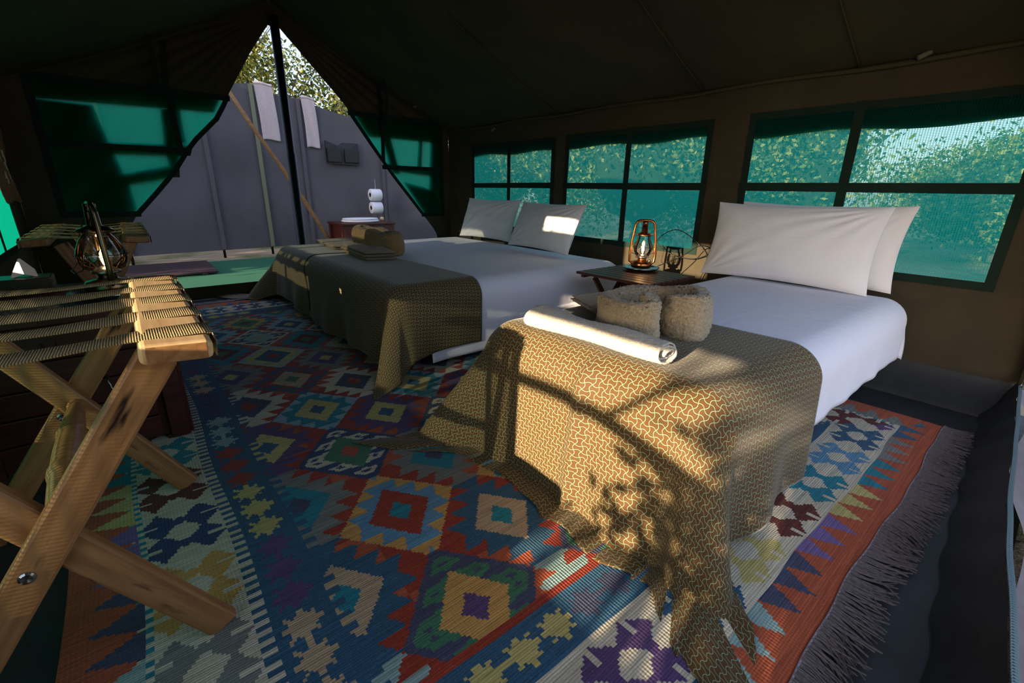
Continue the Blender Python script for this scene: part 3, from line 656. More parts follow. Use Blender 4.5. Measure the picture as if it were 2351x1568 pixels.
# pillows
def pillow(name, W, H, Tk, m, seed, mat='pillowcase', label='', flange=.02, group=None):
    n = 60; u = np.linspace(-1, 1, n); U, V = np.meshgrid(u, u, indexing='ij'); vs = []
    for s in (1, -1):
        pin = 1 - .045 * (1 - np.abs(V) ** 2) * 0
        X = U * W / 2 * (1 - .05 * (1 - U ** 2) * 0 - .055 * (1 - V ** 2) * np.abs(U) ** 3) ; Y = V * H / 2 * (1 - .07 * (1 - U ** 2) * np.abs(V) ** 3)
        a = np.clip(1 - np.abs(U) ** 2.6, 0, 1) ** .62 * np.clip(1 - np.abs(V) ** 2.6, 0, 1) ** .62
        wr_ = .026 * smooth_noise(U * 2, V * 2, seed + s, 12, 1.5, 9) + .006 * np.sin(np.arctan2(V - 1, U - 1) * 22) * np.exp(-((U - 1) ** 2 + (V - 1) ** 2) * 1.2) + .006 * np.sin(np.arctan2(V + 1, U + 1) * 22) * np.exp(-((U + 1) ** 2 + (V + 1) ** 2) * 1.2)
        Z = s * (a * Tk / 2 + wr_ * np.clip(a * 2, 0, 1) + .0015); 
        vs.append(np.stack([X.ravel(), Y.ravel(), Z.ravel()], 1))
    F = grid(n, n); return tag(obj(name, fast(name, np.concatenate(vs), np.concatenate([F[:, ::-1] if False else F, F[:, ::-1] + n * n])), mat, None, m), label, 'pillow', group)
def pmat(cx, cy, cz, lean, yaw=0, roll=0):
    """pillow standing: local x -> world y (negative), local y up, facing -x"""
    base = Matrix(((0, 0, -1), (-1, 0, 0), (0, 1, 0))).to_4x4()    # x->-Y , y->Z, z->-X
    return Matrix.Translation((cx, cy, cz)) @ Matrix.Rotation(yaw, 4, 'Z') @ Matrix.Rotation(lean, 4, 'Y') @ base @ Matrix.Rotation(roll, 4, 'Z')
pillow('pillow', .98, .50, .17, pmat(3.40, 1.08, .83, math.radians(14)), 5, label='rear white pillow against the canvas wall on the single bed')
pillow('pillow', .98, .50, .18, pmat(3.20, 1.15, .825, math.radians(16), .03), 9, label='front white pillow propped on the single bed')
pillow('pillow', .92, .47, .18, pmat(3.26, 4.36, .80, math.radians(20), .05), 15, label='shaded white pillow by the tent corner on the double bed')
pillow('pillow', .96, .47, .19, pmat(3.10, 3.26, .795, math.radians(24), -.10), 23, label='white pillow with a patch of sun on the double bed')

# towels -----------------------------------------------------------
def ribbon(path, h, th, z0, seed, step=.005, fuzz=.0034, hfn=None, wav=.006):
    """a thick folded towel standing on edge along a plan path"""
    P = np.array(path, float); seg = np.hypot(*(P[1:] - P[:-1]).T); L = np.concatenate([[0], np.cumsum(seg)]); n = int(L[-1] / step) + 1
    s = np.linspace(0, L[-1], n); X = np.interp(s, L, P[:, 0]); Y = np.interp(s, L, P[:, 1])
    k = np.ones(9) / 9
    Xs = np.convolve(np.pad(X, 4, 'edge'), k, 'valid'); Ys = np.convolve(np.pad(Y, 4, 'edge'), k, 'valid'); X, Y = Xs, Ys
    tx = np.gradient(X); ty = np.gradient(Y); l = np.hypot(tx, ty); nx = -ty / l; ny = tx / l
    m = int((2 * h + 2 * th) / step); a = np.linspace(0, 2 * math.pi, m, endpoint=False)
    # stadium section
    ca, sa = np.cos(a), np.sin(a); px = th / 2 * np.sign(ca) * np.abs(ca) ** .35; pz = h / 2 * np.sign(sa) * np.abs(sa) ** .75
    V = []; r = np.random.default_rng(seed)
    hs = h * (1 + .07 * np.sin(s * 17 + seed) + .05 * np.sin(s * 31)) if hfn is None else hfn(s / L[-1]) * (1 + .04 * np.sin(s * 23))
    taper = np.clip(np.minimum(s, L[-1] - s) / (th * .5), .0, 1) ** .5 * .98 + .02
    for i in range(n):
        o = px * taper[i]; zz = z0 + hs[i] / 2 + pz * (hs[i] / h) * (0.9 + .1 * taper[i]); bulge = wav * np.sin(s[i] * 25 + zz * 30)
        f = r.normal(0, fuzz, m); o = o + np.sign(o) * np.abs(f) + bulge
        V.append(np.stack([X[i] + nx[i] * o, Y[i] + ny[i] * o, np.maximum(zz + r.normal(0, fuzz * .6, m), z0 - .002)], 1))
    V = np.concatenate(V); i, j = np.meshgrid(np.arange(n - 1), np.arange(m), indexing='ij'); j2 = (j + 1) % m
    F = np.stack([(i * m + j).ravel(), ((i + 1) * m + j).ravel(), ((i + 1) * m + j2).ravel(), (i * m + j2).ravel()], 1)
    c0 = len(V); V = np.concatenate([V, V[:m].mean(0)[None], V[(n - 1) * m:].mean(0)[None]])
    Fe = [(c0, j, (j + 1) % m, c0) for j in range(0)]
    me = fast('ribbon', V, F)
    return me
def arc(cx, cy, rx, ry, a0, a1, n=40): return [(cx + rx * math.cos(math.radians(a)), cy + ry * math.sin(math.radians(a))) for a in np.linspace(a0, a1, n)]
# near towel curled into a bowl: opening cleft faces the camera
bx, by = 1.58, 1.01
R_ = .19
path = arc(bx, by, R_, R_ * .98, 215, 215 - 360 + 52, 60)
tip1 = [(bx - .02, by - .01)]
st = arc(bx, by, R_, R_, 236, 215, 6)
path = [(bx - .06, by - .02), (bx - .11, by - .055)] + path + [(bx - .03, by - .12), (bx - .01, by - .06)]
tag(obj('bath_towel', ribbon(path, .165, .062, .59, 3, hfn=lambda t: .150 + .020 * np.sin(t * 7 + 2)), 'terry_beige'), 'thick beige towel curled into a bowl on the single bed throw', 'towel')
def slab_towel(name, corners, th, mat, layers, label, seed, parent=None, z=.0, puff=.012, group=None):
    """folded flat towel: stacked rounded layers over a quad footprint (corner points p00,p10,p11,p01)"""
    p00, p10, p11, p01 = [np.array(p) for p in corners]; n, m_ = 60, 40
    parts = []
    allV = []; allF = []; off = 0; r = np.random.default_rng(seed)
    for k in range(layers):
        t0 = z + k * th / layers; u = np.linspace(0, 1, n); v = np.linspace(0, 1, m_); U, Vv = np.meshgrid(u, v, indexing='ij')
        sh = r.uniform(-.008, .008, 2)
        P = (p00[:, None, None] * (1 - U) * (1 - Vv) + p10[:, None, None] * U * (1 - Vv) + p11[:, None, None] * U * Vv + p01[:, None, None] * (1 - U) * Vv)
        e = np.minimum(np.minimum(U, 1 - U) * n / 5, np.minimum(Vv, 1 - Vv) * m_ / 4); e = np.clip(e, 0, 1) ** .5
        hgt = th / layers; zt = t0 + hgt * .5 + hgt * .5 * e + puff * smooth_noise(P[0] * 8, P[1] * 8, seed + k, 6, 1, 4) * e * (k == layers - 1) + r.normal(0, .0012, U.shape)
        zb = t0 + hgt * .5 - hgt * .48 * e
        vt = np.stack([(P[0] + sh[0]).ravel(), (P[1] + sh[1]).ravel(), zt.ravel()], 1); vb = np.stack([(P[0] + sh[0]).ravel(), (P[1] + sh[1]).ravel(), zb.ravel()], 1)
        G = grid(n, m_); allV += [vt, vb]; allF += [G + off, G[:, ::-1] + off + n * m_]; off += 2 * n * m_
    return tag(obj(name, fast(name, np.concatenate(allV), np.concatenate(allF)), mat, parent), label, 'towel', group)
slab_towel('folded_towel', [(1.55, 1.28), (1.86, 1.20), (1.93, 1.48), (1.66, 1.53)], .035, 'terry_beige', 3, 'flat folded beige towel under the left side of the towel bowl', 31, z=.592)
# rolled hand towel lying in the sun
def roll_towel(name, p0, p1, r0, r1, mat, label, seed):
    p0 = np.array(p0); p1 = np.array(p1); n = 90; m = 64; d = p1 - p0; L = np.linalg.norm(d); d /= L; side = np.cross(d, [0, 0, 1]); side /= np.linalg.norm(side); up = np.cross(side, d); r = np.random.default_rng(seed); V = []
    th = np.linspace(0, 2 * math.pi * 2.6, m)          # spiral of 2.6 turns
    for i in range(n):
        t_ = i / (n - 1); R0 = r0 + (r1 - r0) * t_; rad = R0 * (.32 + .68 * th / th[-1]) * (1 + .10 * math.sin(t_ * 9 + 1) + .05 * np.sin(th * 1.3 + t_ * 11)) * (1.0 + .25 * (1 - t_) ** 2); sq = 1 + .25 * np.cos(th + .4)
        jit = r.normal(0, .0012, m); cx = rad * np.cos(th - .7) * 1.15; cz = rad * np.sin(th - .7) * (.60 - .12 * (1 - t_))
        # make outer turn sag flat on the throw
        P = p0 + d * L * (t_ + .004 * math.sin(seed)) ; V.append(P[None] + side[None] * (cx + jit)[:, None] + up[None] * (cz + jit)[:, None] + d[None] * (.010 * np.sin(th * .7))[:, None])
    V = np.concatenate(V); o = obj(name, fast(name, V, grid(n, m)), mat); s = o.modifiers.new('th', 'SOLIDIFY'); s.thickness = .006; s.offset = 0
    return tag(o, label, 'towel')
roll_towel('rolled_towel', (1.24, 1.31, .630), (1.26, .73, .632), .066, .058, 'terry_cream', 'cream towel rolled loosely, sunlit, in front of the towel bowl', 4)
# far bed towels
fx, fy_ = 1.78, 4.10
path = [(fx - .10, fy_ + .22)] + [(fx - .10, fy_ + .15)] + arc(fx, fy_, .10, .38, 150, -140, 60) + [(fx - .09, fy_ - .05), (fx - .09, fy_ + .20)]
tag(obj('bath_towel', ribbon(path, .19, .09, .562, 13, hfn=lambda t: .19 + .012 * np.sin(t * 9)), 'terry_tan'), 'tan towel folded upright on the double bed throw', 'towel')
slab_towel('folded_towel', [(1.45, 4.35), (1.80, 4.20), (1.86, 5.00), (1.52, 5.05)], .04, 'terry_tan', 2, 'flat tan towel folded at the far side of the upright towel', 41, z=.562)
slab_towel('folded_towel', [(1.42, 3.52), (1.66, 3.46), (1.72, 4.10), (1.48, 4.22)], .075, 'terry_tan', 3, 'tan towel with rounded folds in front of the upright towel', 43, z=.562, puff=.02)

# ================================================================== BEDSIDE TABLE
bt = thing('folding_table', 'small dark slatted folding table between the two beds', 'side table', (2.76, 1.95, 0))
for i in range(8): box('slat', (2.50 + .070 * i, 1.93, .561), (.062, .62, .018), 'teak_dark', bt, .004)
for y in (1.66, 2.20): box('rail', (2.745, y, .540), (.50, .03, .024), 'teak_dark', bt)
for y, s in ((1.70, 1), (2.16, 1), (1.735, -1), (2.125, -1)): beam('leg', (2.745 - .22 * s, y, .012), (2.745 + .20 * s, y, .53), .028, .036, 'teak_dark', bt)
beam('stretcher', (2.56, 1.70, .055), (2.56, 2.16, .055), .026, .026, 'teak_dark', bt)
obj('bolt', mk('b', *lathe([(.008, 0), (.008, .006), (.004, .01)], 10)), 'dark_brass', bt, Matrix.Translation((2.745, 1.68, .27)) @ Matrix.Rotation(math.pi / 2, 4, 'X'))

# ================================================================== LANTERNS
def lantern(loc, rz, s, label, group, dish, tint, gs=1.0):
    L = thing('hurricane_lantern', label, 'lantern', loc, rz, group); B = T(*loc, rz) @ Matrix.Scale(s, 4); zo = .018
    def ob(name, vf, mat, dz=0, **k): return obj(name, mk(name, *vf, True), mat, L, B @ Matrix.Translation((0, 0, dz)), **k)
    tk = ob('fuel_tank', lathe([(.02, 0), (.068, .002), (.076, .012), (.076, .034), (.066, .046), (.034, .052), (.030, .060), (.030, .072)], 32), tint, zo)
    ob('burner', lathe([(.031, .070), (.046, .074), (.046, .082), (.030, .092), (.014, .098)], 24), 'steel', zo)
    ob('glass_globe', lathe([(.036, .082), (.052 * gs, .094), (.061 * gs, .118), (.063 * gs, .142), (.056 * gs, .172), (.046 * gs, .200), (.042, .222), (.040, .232)], 32, False), 'glass', zo)
    bl = ob('bulb', lathe([(.008, .098), (.016, .112), (.019, .130), (.015, .150), (.006, .162), (.001, .166)], 16), 'glass', zo)
    fl_ = ob('filament', lathe([(.003, .104), (.0055, .112), (.0055, .140), (.0045, .150), (.001, .152)], 10), 'filament', zo)
    fl_.parent = bl; fl_.matrix_basis = WM[bl.name].inverted() @ WM[fl_.name]
    ob('chimney_cap', lathe([(.058, .230), (.060, .234), (.040, .246), (.022, .252), (.020, .30), (.016, .302)], 28), tint, zo)
    # side tubes: one rounded loop
    pts = [(-.085, .045)]; pts += [(-.088, .10), (-.080, .20), (-.066, .295)]; pts += [(-.062 + .0, .308), (-.054, .322), (-.040, .330)]
    full = [(-.060, .030)] + pts + [(0, .332)] + [(-x, z) for x, z in pts[::-1]] + [(.060, .030)]
    ft = ob('frame_tube', tube_data([(x, 0, z) for x, z in full], .0092, 12), tint, zo)
    ob('chimney_tube', tube_data([(0, 0, .296), (0, 0, .330)], .019, 16), tint, zo)
    g = [tube_data([(.067 * gs * math.cos(a), .067 * gs * math.sin(a), .148 + .003 * math.sin(a * 3)) for a in np.linspace(0, 2 * math.pi, 30, endpoint=False)], .0015, 5, True)]
    for a in (.5, math.pi - .5, math.pi + .5, -.5): g.append(tube_data([(.048 * math.cos(a), .048 * math.sin(a), .088), (.066 * gs * math.cos(a), .066 * gs * math.sin(a), .12), (.067 * gs * math.cos(a + .5), .067 * gs * math.sin(a + .5), .148), (.045 * math.cos(a + 1.1), .045 * math.sin(a + 1.1), .222)], .0014, 5))
    g.append(tube_data([(.044 * math.cos(a), .044 * math.sin(a), .226) for a in np.linspace(0, 2 * math.pi, 24, endpoint=False)], .0014, 5, True))
    ob('wire_guard', join(g), 'wire_black', zo)
    # bail handle swung down on the side
    ob('bail_handle', tube_data([(-.070, .012, .285), (-.082, .04, .22), (-.088, .062, .15), (-.086, .072, .10), (-.05, .095, .085), (.05, .095, .085), (.086, .072, .10), (.088, .062, .15), (.082, .04, .22), (.070, .012, .285)], .0018, 6), 'wire_black', zo)
    ob('filler_cap', lathe([(.010, 0), (.010, .012), (.006, .015)], 14), 'steel', zo + .046).matrix_basis @= Matrix.Translation((.052 , -.02, 0))
    if dish:
        D = thing('drip_dish', 'round dark metal dish under the lantern %s' % dish, 'dish', loc); obj('plate', mk('plate', *lathe([(.01, .002), (.10, .002), (.125, .016), (.130, .024), (.126, .024), (.12, .017), (.098, .007), (.01, .006)], 40), True), 'steel', D, T(*loc) @ Matrix.Scale(s, 4))
    pl = bpy.data.lights.new('lantern_glow', 'POINT'); pl.energy = 1.1; pl.color = (1, .55, .2); pl.shadow_soft_size = .012
    po = bpy.data.objects.new('lantern_glow', pl); col.objects.link(po); po.parent = L; po.location = (0, 0, (.128 + zo) * s)
    return L
lantern((2.90, 1.99, .572), math.radians(-52), 1.02, 'lit copper lantern on the folding table between the beds', None, 'on the folding table', 'copper')
lantern((-.095, 2.60, .655), math.radians(98), 1.10, 'lit brass lantern on the dark chest behind the near rack', None, 'on the dark chest', 'dark_brass', 1.25)
def curve_pts(P, n=8):
    P = [Vector(p) for p in P]; P = [P[0]] + P + [P[-1]]; out = []
    for a, b, c, d in zip(P, P[1:], P[2:], P[3:]):
        for i in range(n):
            t = i / n; out.append(.5 * ((2 * b) + (c - a) * t + (2 * a - 5 * b + 4 * c - d) * t * t + (3 * b - a - 3 * c + d) * t ** 3))
    return out + [P[-1]]
tag(tube('power_cable', curve_pts([(3.0, 1.92, .60), (3.2, 1.86, .66), (3.36, 1.80, .74), (3.47, 1.75, .70), (3.49, 1.9, .62), (3.46, 2.1, .64), (3.40, 2.2, .74), (3.43, 2.05, .84), (3.48, 1.85, .72), (3.47, 1.78, .60), (3.46, 1.82, .45), (3.44, 1.9, .03)]), .0035, 'cable', n=6), 'thin black cable looped on the wall beside the copper lantern', 'cable')

# ================================================================== LUGGAGE RACKS
def rack(x0, x1, y0, y1, zt, label, sag, top='acacia_pale_sunlit'):
    R0 = thing('luggage_rack', label, 'luggage rack', ((x0 + x1) / 2, (y0 + y1) / 2, 0), 0)
    ym = (y0 + y1) / 2; L = y1 - y0; rw = .125
    for xc, s in ((x1 - rw / 2, 1), (x0 + rw / 2, -1)):
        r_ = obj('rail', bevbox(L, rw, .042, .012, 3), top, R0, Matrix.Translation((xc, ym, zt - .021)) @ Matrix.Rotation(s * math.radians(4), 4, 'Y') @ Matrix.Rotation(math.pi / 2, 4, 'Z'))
        for e_ in (-1, 1): obj('end_grain', bevbox(.004, rw - .022, .034, .0015), 'acacia', r_, WM[r_.name] @ Matrix.Translation((e_ * (L / 2 + .0008), 0, 0)), label='darker end grain of the rail')
    for k, (yy, yy2) in enumerate(((y0 + .05, y0 + .085), (y1 - .05, y1 - .085))):
        beam('leg', (x0 + .07, yy, 0.0), (x1 - .093, yy, zt - .03), .034, .072, 'acacia', R0, up=(0, 0, 1), b=.007)
        beam('leg', (x1 - .09, yy2, 0.01), (x0 + .16, yy2, zt - .035), .034, .072, 'acacia', R0, up=(0, 0, 1), b=.007)
        xm_ = (x0 + x1) / 2 - .025; 
        sc_ = obj('screw', mk('screw', *lathe([(.013, 0), (.013, .002), (.009, .004), (.003, .0025)], 16)), 'steel', R0, Matrix.Translation((xm_, yy - .017, .385)) @ Matrix.Rotation(math.pi / 2, 4, 'X'))
    prof = [(.017, 0), (.024, .008), (.024, .018), (.018, .024)]
    n = 30; Ld = L - .20
    for q in range(n):
        t_ = q / (n - 1); r = .021 + .012 * math.sin(math.pi * t_) ; 
        if abs(t_ - .3) < .02 or abs(t_ - .34) < .015 or abs(t_ - .7) < .02: r += .004
        prof.append((r, .03 + t_ * (Ld - .06)))
    prof += [(.018, Ld - .024), (.024, Ld - .018), (.024, Ld - .008), (.017, Ld)]
    obj('turned_stretcher', mk('dowel', *lathe(prof, 24), True), 'acacia', R0, Matrix.Translation(((x0 + x1) / 2 + .02, y0 + .11, .425)) @ Matrix.Rotation(-math.pi / 2, 4, 'X'))
    for k in range(5):
        yc = y0 + L * (.10 + .20 * k); w_ = .092; n = 40; rows = []
        for i in range(n):
            t_ = i / (n - 1); x = x0 - .008 + (x1 - x0 + .016) * t_; e = min(t_, 1 - t_) * (x1 - x0)
            onr = min(max((e - rw + .02) / .05, 0), 1); z = zt + .003 - sag * (math.sin(math.pi * min(max((e - rw) / (x1 - x0 - 2 * rw), 0), 1) ) if onr else 0) - .006 * max(0, (rw - e) / rw) * 0
            if e < .012: z -= .004 * (1 - e / .012)
            tw = .003 * math.sin(i * .16 + k * 1.7) * onr
            rows.append([(x, yc - w_ / 2, z - tw), (x, yc + w_ / 2, z + tw)])
        # wrap round the outer edge of each rail
        first = [[(x0 - .010, yc - w_ / 2, zt - .055), (x0 - .010, yc + w_ / 2, zt - .055)], [(x0 - .014, yc - w_ / 2, zt - .02), (x0 - .014, yc + w_ / 2, zt - .02)]]
        last = [[(x1 + .012, yc - w_ / 2, zt - .02), (x1 + .012, yc + w_ / 2, zt - .02)], [(x1 + .010, yc - w_ / 2, zt - .055), (x1 + .010, yc + w_ / 2, zt - .055)]]
        rows = first + rows + last; V = [p for r in rows for p in r]; F = [(2 * i, 2 * i + 1, 2 * i + 3, 2 * i + 2) for i in range(len(rows) - 1)]
        o = obj('strap', mk('strap', V, F, True), 'strap_web', R0); s = o.modifiers.new('t', 'SOLIDIFY'); s.thickness = .003; s.offset = 1
    return R0
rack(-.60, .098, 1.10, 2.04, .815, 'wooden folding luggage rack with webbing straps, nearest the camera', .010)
rack(-.46, .105, 3.60, 4.9, .82, 'wooden folding luggage rack with straps in the far left corner', .012, 'acacia')  # far rails get the darker wood to stand in for shade

# ================================================================== CHEST and things on it
ch = thing('camp_chest', 'dark reddish wooden chest behind the near luggage rack', 'chest', (-.25, 2.8, 0))
cx0, cx1, cy0, cy1, ct = -.60, .055, 2.42, 3.12, .64
obj('body', bevbox(cx1 - cx0 - .04, cy1 - cy0 - .04, ct - .07, .004), 'mahogany', ch, T((cx0 + cx1) / 2, (cy0 + cy1) / 2, (ct - .07) / 2 + .02))
for i in range(5): box('plank', ((cx0 + cx1) / 2 - .03, cy0 + .008, .08 + i * .108), (cx1 - cx0 - .12, .02, .102), 'mahogany', ch, .004)
for x in (cx0 + .03, cx1 - .03): box('stile', (x, cy0 + .002, .29), (.07, .034, .56), 'mahogany', ch, .005)
for y in (cy0 + .05, (cy0 + cy1) / 2, cy1 - .05): box('stile', (cx1 + .006, y, .29), (.03, .08, .56), 'mahogany', ch, .005)
for i in range(5): box('plank', (cx1 - .008, (cy0 + cy1) / 2, .08 + i * .108), (.02, cy1 - cy0 - .05, .102), 'mahogany', ch, .004)
box('foot', (cx1 - .04, cy0 + .04, .012), (.08, .08, .024), 'mahogany', ch, .003); box('foot', (cx1 - .04, cy1 - .04, .012), (.08, .08, .024), 'mahogany', ch, .003)
for i in range(6): box('lid_board', ((cx0 + cx1) / 2, cy0 + .045 + i * .122, ct - .012), (cx1 - cx0 + .03, .115, .024), 'mahogany', ch, .005)
box('lid_rim', ((cx0 + cx1) / 2, cy0 - .018, ct - .018), (cx1 - cx0 + .04, .022, .045), 'mahogany', ch, .006)
tube('handle', [(-.17, cy0 - .004, .36), (-.17, cy0 - .035, .345), (-.165, cy0 - .04, .31), (-.05, cy0 - .04, .31), (-.045, cy0 - .035, .345), (-.045, cy0 - .004, .36)], .005, 'steel', ch, 8)
tube('corner_catch', [(-.33, cy0 - .004, .53), (-.33, cy0 - .02, .50), (-.29, cy0 - .02, .50), (-.29, cy0 - .004, .53)], .003, 'steel', ch, 6)
# brocade runner with net texture on the chest
rn = NT('lace'); v_ = rn.n('ShaderNodeTexVoronoi', feature='DISTANCE_TO_EDGE'); rn.l(rn.coord(), v_.inputs[0]); v_.inputs['Scale'].default_value = 45
rn.pbr(rn.ramp(v_.outputs['Distance'], [(0.06, lin((96, 112, 108))), (0.12, lin((34, 36, 34)))]), .8); M['lace'] = rn.m
def runner(A, B): return A, B, ct + .004 + .002 * smooth_noise(A, B, 15, 8, 8, 30)
r_ = panel('table_runner', runner, (-.60, .04), (2.47, 2.80), [], .03, 'lace'); tag(r_, 'dark net patterned cloth on top of the chest', 'cloth')
tb = thing('tissue_box', 'dark box with a white tissue standing out, on the chest', 'tissue box', (-.43, 2.98, ct))
box('box_body', (-.42, 2.98, ct + .035), (.24, .15, .07), 'box_marble', tb, .006)
V = [(-.435, 2.97, ct + .066), (-.345, 2.975, ct + .066), (-.352, 2.99, ct + .10), (-.388, 2.985, ct + .152), (-.395, 2.98, ct + .15), (-.425, 2.975, ct + .09), (-.385, 2.945, ct + .085), (-.385, 3.01, ct + .08)]
obj('tissue_sheet', mk('tissue', V, [(0, 6, 4, 5), (6, 1, 2, 3), (0, 5, 4), (6, 3, 4), (1, 7, 2), (7, 3, 2), (7, 0, 5, 4), (7, 4, 3)], False), 'tissue', tb, label='white tissue standing up from the box')

# ================================================================== HANGING THINGS
hp = thing('wall_hanging', 'brown hide panel with cream figures hanging on the left wall', 'wall hanging', (XL + .05, 4.9, 1.0))
V = []; ny_ = 12; nz_ = 20
rows = []
for i in range(nz_):
    z = .98 + 1.0 * i / (nz_ - 1) * .62; yy = np.linspace(4.55 + .10 * i / nz_, 5.10 + .012 * math.sin(i * 1.3), ny_); rows.append(np.stack([XL + .05 + .012 * np.sin(yy * 9 + i * .4), yy, np.full_like(yy, z) + .01 * np.sin(yy * 17)], 1))
h_ = obj('hide', fast('hide', np.concatenate(rows), grid(nz_, ny_)), 'leather_brown', hp); s_ = h_.modifiers.new('t', 'SOLIDIFY'); s_.thickness = .006
for k, (y, z) in enumerate([(4.88, 1.30), (4.86, 1.22), (4.9, 1.14), (4.70, 1.3), (4.74, 1.16)]):
    box('figure', (XL + .064, y, z), (.006, .045, .05), 'hide_cream', hp, .002)
    box('figure', (XL + .064, y + .03, z - .035), (.006, .02, .045), 'hide_cream', hp, .002)
tube('tie_cord', [(XL + .05, 5.1, 1.58), (XL + .03, 5.15, 1.3), (XL + .035, 5.14, 1.12)], .007, 'copper_red', hp)
tag(tube('roof_pole', [(-.62 + .05, 5.22, 2.035), (-.30, 5.28, 2.085), (-.085, 5.3, 2.115)], .014, 'copper_red', n=10), 'short reddish wooden pole tucked under the roof at the left', 'pole')
for i, (px, pz0, pz1, lb) in enumerate([(.44, 2.40, 1.9, 'dark hanging webbing strap above the left mesh panel'), (2.54, 2.29, 1.83, 'dark hanging webbing strap above the right mesh panel')]):
    V = []; n = 14
    for k in range(n):
        t_ = k / (n - 1); z = pz0 + (pz1 - pz0) * t_; x = px + .015 * math.sin(t_ * 3); y = 5.36 - .02 * math.sin(t_ * 4); V += [(x - .02, y, z), (x + .02, y, z)]
    o = tag(obj('hanging_strap', mk('strap', V, [(2 * k, 2 * k + 1, 2 * k + 3, 2 * k + 2) for k in range(n - 1)]), 'webbing_dark'), lb, 'strap'); s_ = o.modifiers.new('t', 'SOLIDIFY'); s_.thickness = .004
for i, (x, y, z, rz, lb) in enumerate([(2.98, 5.50, 2.08, .4, 'small pale toggle on the roof edge above the right mesh panel'), (3.50, 4.62, 1.80, .2, 'small pale toggle on the eave above the double bed'), (3.46, .78, 1.86, .5, 'long pale toggle on the eave at the upper right')]):
    tag(obj('toggle', mk('toggle', *lathe([(.008, 0), (.014, .004), (.014, .06), (.008, .064)], 12)), 'toggle', None, T(x, y, z - .03, rz) @ Matrix.Rotation(1.1, 4, 'X')), lb, 'toggle')

# centre pole at the doorway
pl = thing('tent_pole', 'black upright tent pole in the middle of the doorway', 'tent pole', (1.515, YB - .02, 0))
obj('pole_tube', mk('pole', *lathe([(.060, .0), (.060, .02), (.050, .022), (.050, 1.45), (.044, 1.452), (.042, 2.70)], 20), True), 'pole_paint', pl, T(1.515, YB - .05, 0))
obj('foot_plate', mk('fp', *lathe([(.06, 0), (.06, .008), (.045, .012)], 20)), 'black_metal', pl, T(1.515, YB - .05, 0))

# ================================================================== OUTSIDE, BEHIND THE DOORWAY
mt = tag(panel('ground_mat', lambda A, B: (A, B, .0 + .008 * smooth_noise(A, B, 17, 10, 1, 6)), (-2.2, 5.5), (5.66, 8.35), [], .15, 'mat_green'), 'green woven ground mat outside the doorway', 'ground mat')
dm = thing('door_mat', 'dark purplish slatted wooden mat on the green ground mat', 'door mat', (.4, 7.6, 0))
for i in range(12): box('slat', (.30, 7.12 + i * .093, .034), (1.10, .082, .022), 'deck_purple', dm, .003)
for x in (-.1, .7): box('batten', (x, 7.63, .014), (.06, 1.1, .018), 'deck_purple', dm, .003)
fpts = [(-3.4, 7.9, 2.75), (-1.6, 8.45, 2.72), (0.0, 8.72, 2.70), (1.20, 8.86, 2.68), (1.95, 8.95, 2.66), (2.66, 9.0, 2.54), (4.05, 8.85, 2.28), (5.15, 8.35, 2.2)]
fe = thing('canvas_screen', 'grey canvas privacy screen standing outside the doorway', 'screen', (2, 9, 0))
for i, ((xa, ya, za), (xb, yb, zb)) in enumerate(zip(fpts, fpts[1:])):
    n = 26; m_ = 26; S, H_ = np.meshgrid(np.linspace(0, 1, n), np.linspace(0, 1, m_), indexing='ij'); L = math.hypot(xb - xa, yb - ya); nx_, ny2 = -(yb - ya) / L, (xb - xa) / L
    ztop = za + (zb - za) * S - .05 * np.sin(math.pi * S); z = .10 + (ztop - .10) * H_
    d = .035 * smooth_noise(S * L + i * 3, H_ * 2.5, 100 + i, 10, 1.5, 7) + .03 * np.sin(H_ * 14 + 2 * np.sin(S * 3)) * (1 - np.abs(2 * S - 1)) ** .5 * .5
    X = xa + (xb - xa) * S + nx_ * d; Y = ya + (yb - ya) * S + ny2 * d
    obj('panel', fast('panel', np.stack([X.ravel(), Y.ravel(), z.ravel()], 1), grid(n, m_)), 'fence_canvas', fe)
simple('seam_tape', (112, 116, 92), .8)
for i, (x, y, z) in enumerate(fpts):
    tube('post', [(x, y + .04, -.03), (x, y + .04, z + .05)], .02, 'black_metal', fe, 8)
    beam('seam_tape', (x, y - .045, .12), (x, y - .045, z - .02), .06, .006, 'seam_tape' if i in (4, 2) else 'fence_canvas', fe, up=(0, 1, 0), b=0)
def hung_towel(name, x, y, w_, z0, z1, mat, label):
    n = 60; m_ = 20; V = []; prof = []
    for z in np.linspace(z0, z1, 40): prof.append((-.035 - .004 * math.sin(z * 9), z))
    for a in np.linspace(0, math.pi, 8): prof.append((-.035 * math.cos(a), z1 + .03 * math.sin(a)))
    for z in np.linspace(z1, z1 - .35, 12): prof.append((.04, z))
    for dy, z in prof:
        for k in range(m_): t_ = k / (m_ - 1); V.append((x + (t_ - .5) * w_ + .012 * math.sin(z * 4), y + dy + .006 * math.sin(t_ * 9 + z * 5), z + .01 * math.sin(t_ * 5)))
    o = obj(name, fast(name, V, grid(len(prof), m_)), mat); s_ = o.modifiers.new('t', 'SOLIDIFY'); s_.thickness = .014; s_.offset = 0
    return tag(o, label, 'towel')
hung_towel('hanging_towel', 2.16, 8.965, .27, 1.84, 2.66, 'terry_pink', 'pale towel hung over the grey screen, left of the black pole')
hung_towel('hanging_towel', 2.83, 8.97, .215, 1.77, 2.54, 'terry_pink', 'pale towel hung over the grey screen, right of the black pole')
po = thing('wall_pouch', 'black two pocket pouch hanging on the grey screen', 'pouch', (3.28, 8.86, 1.7))
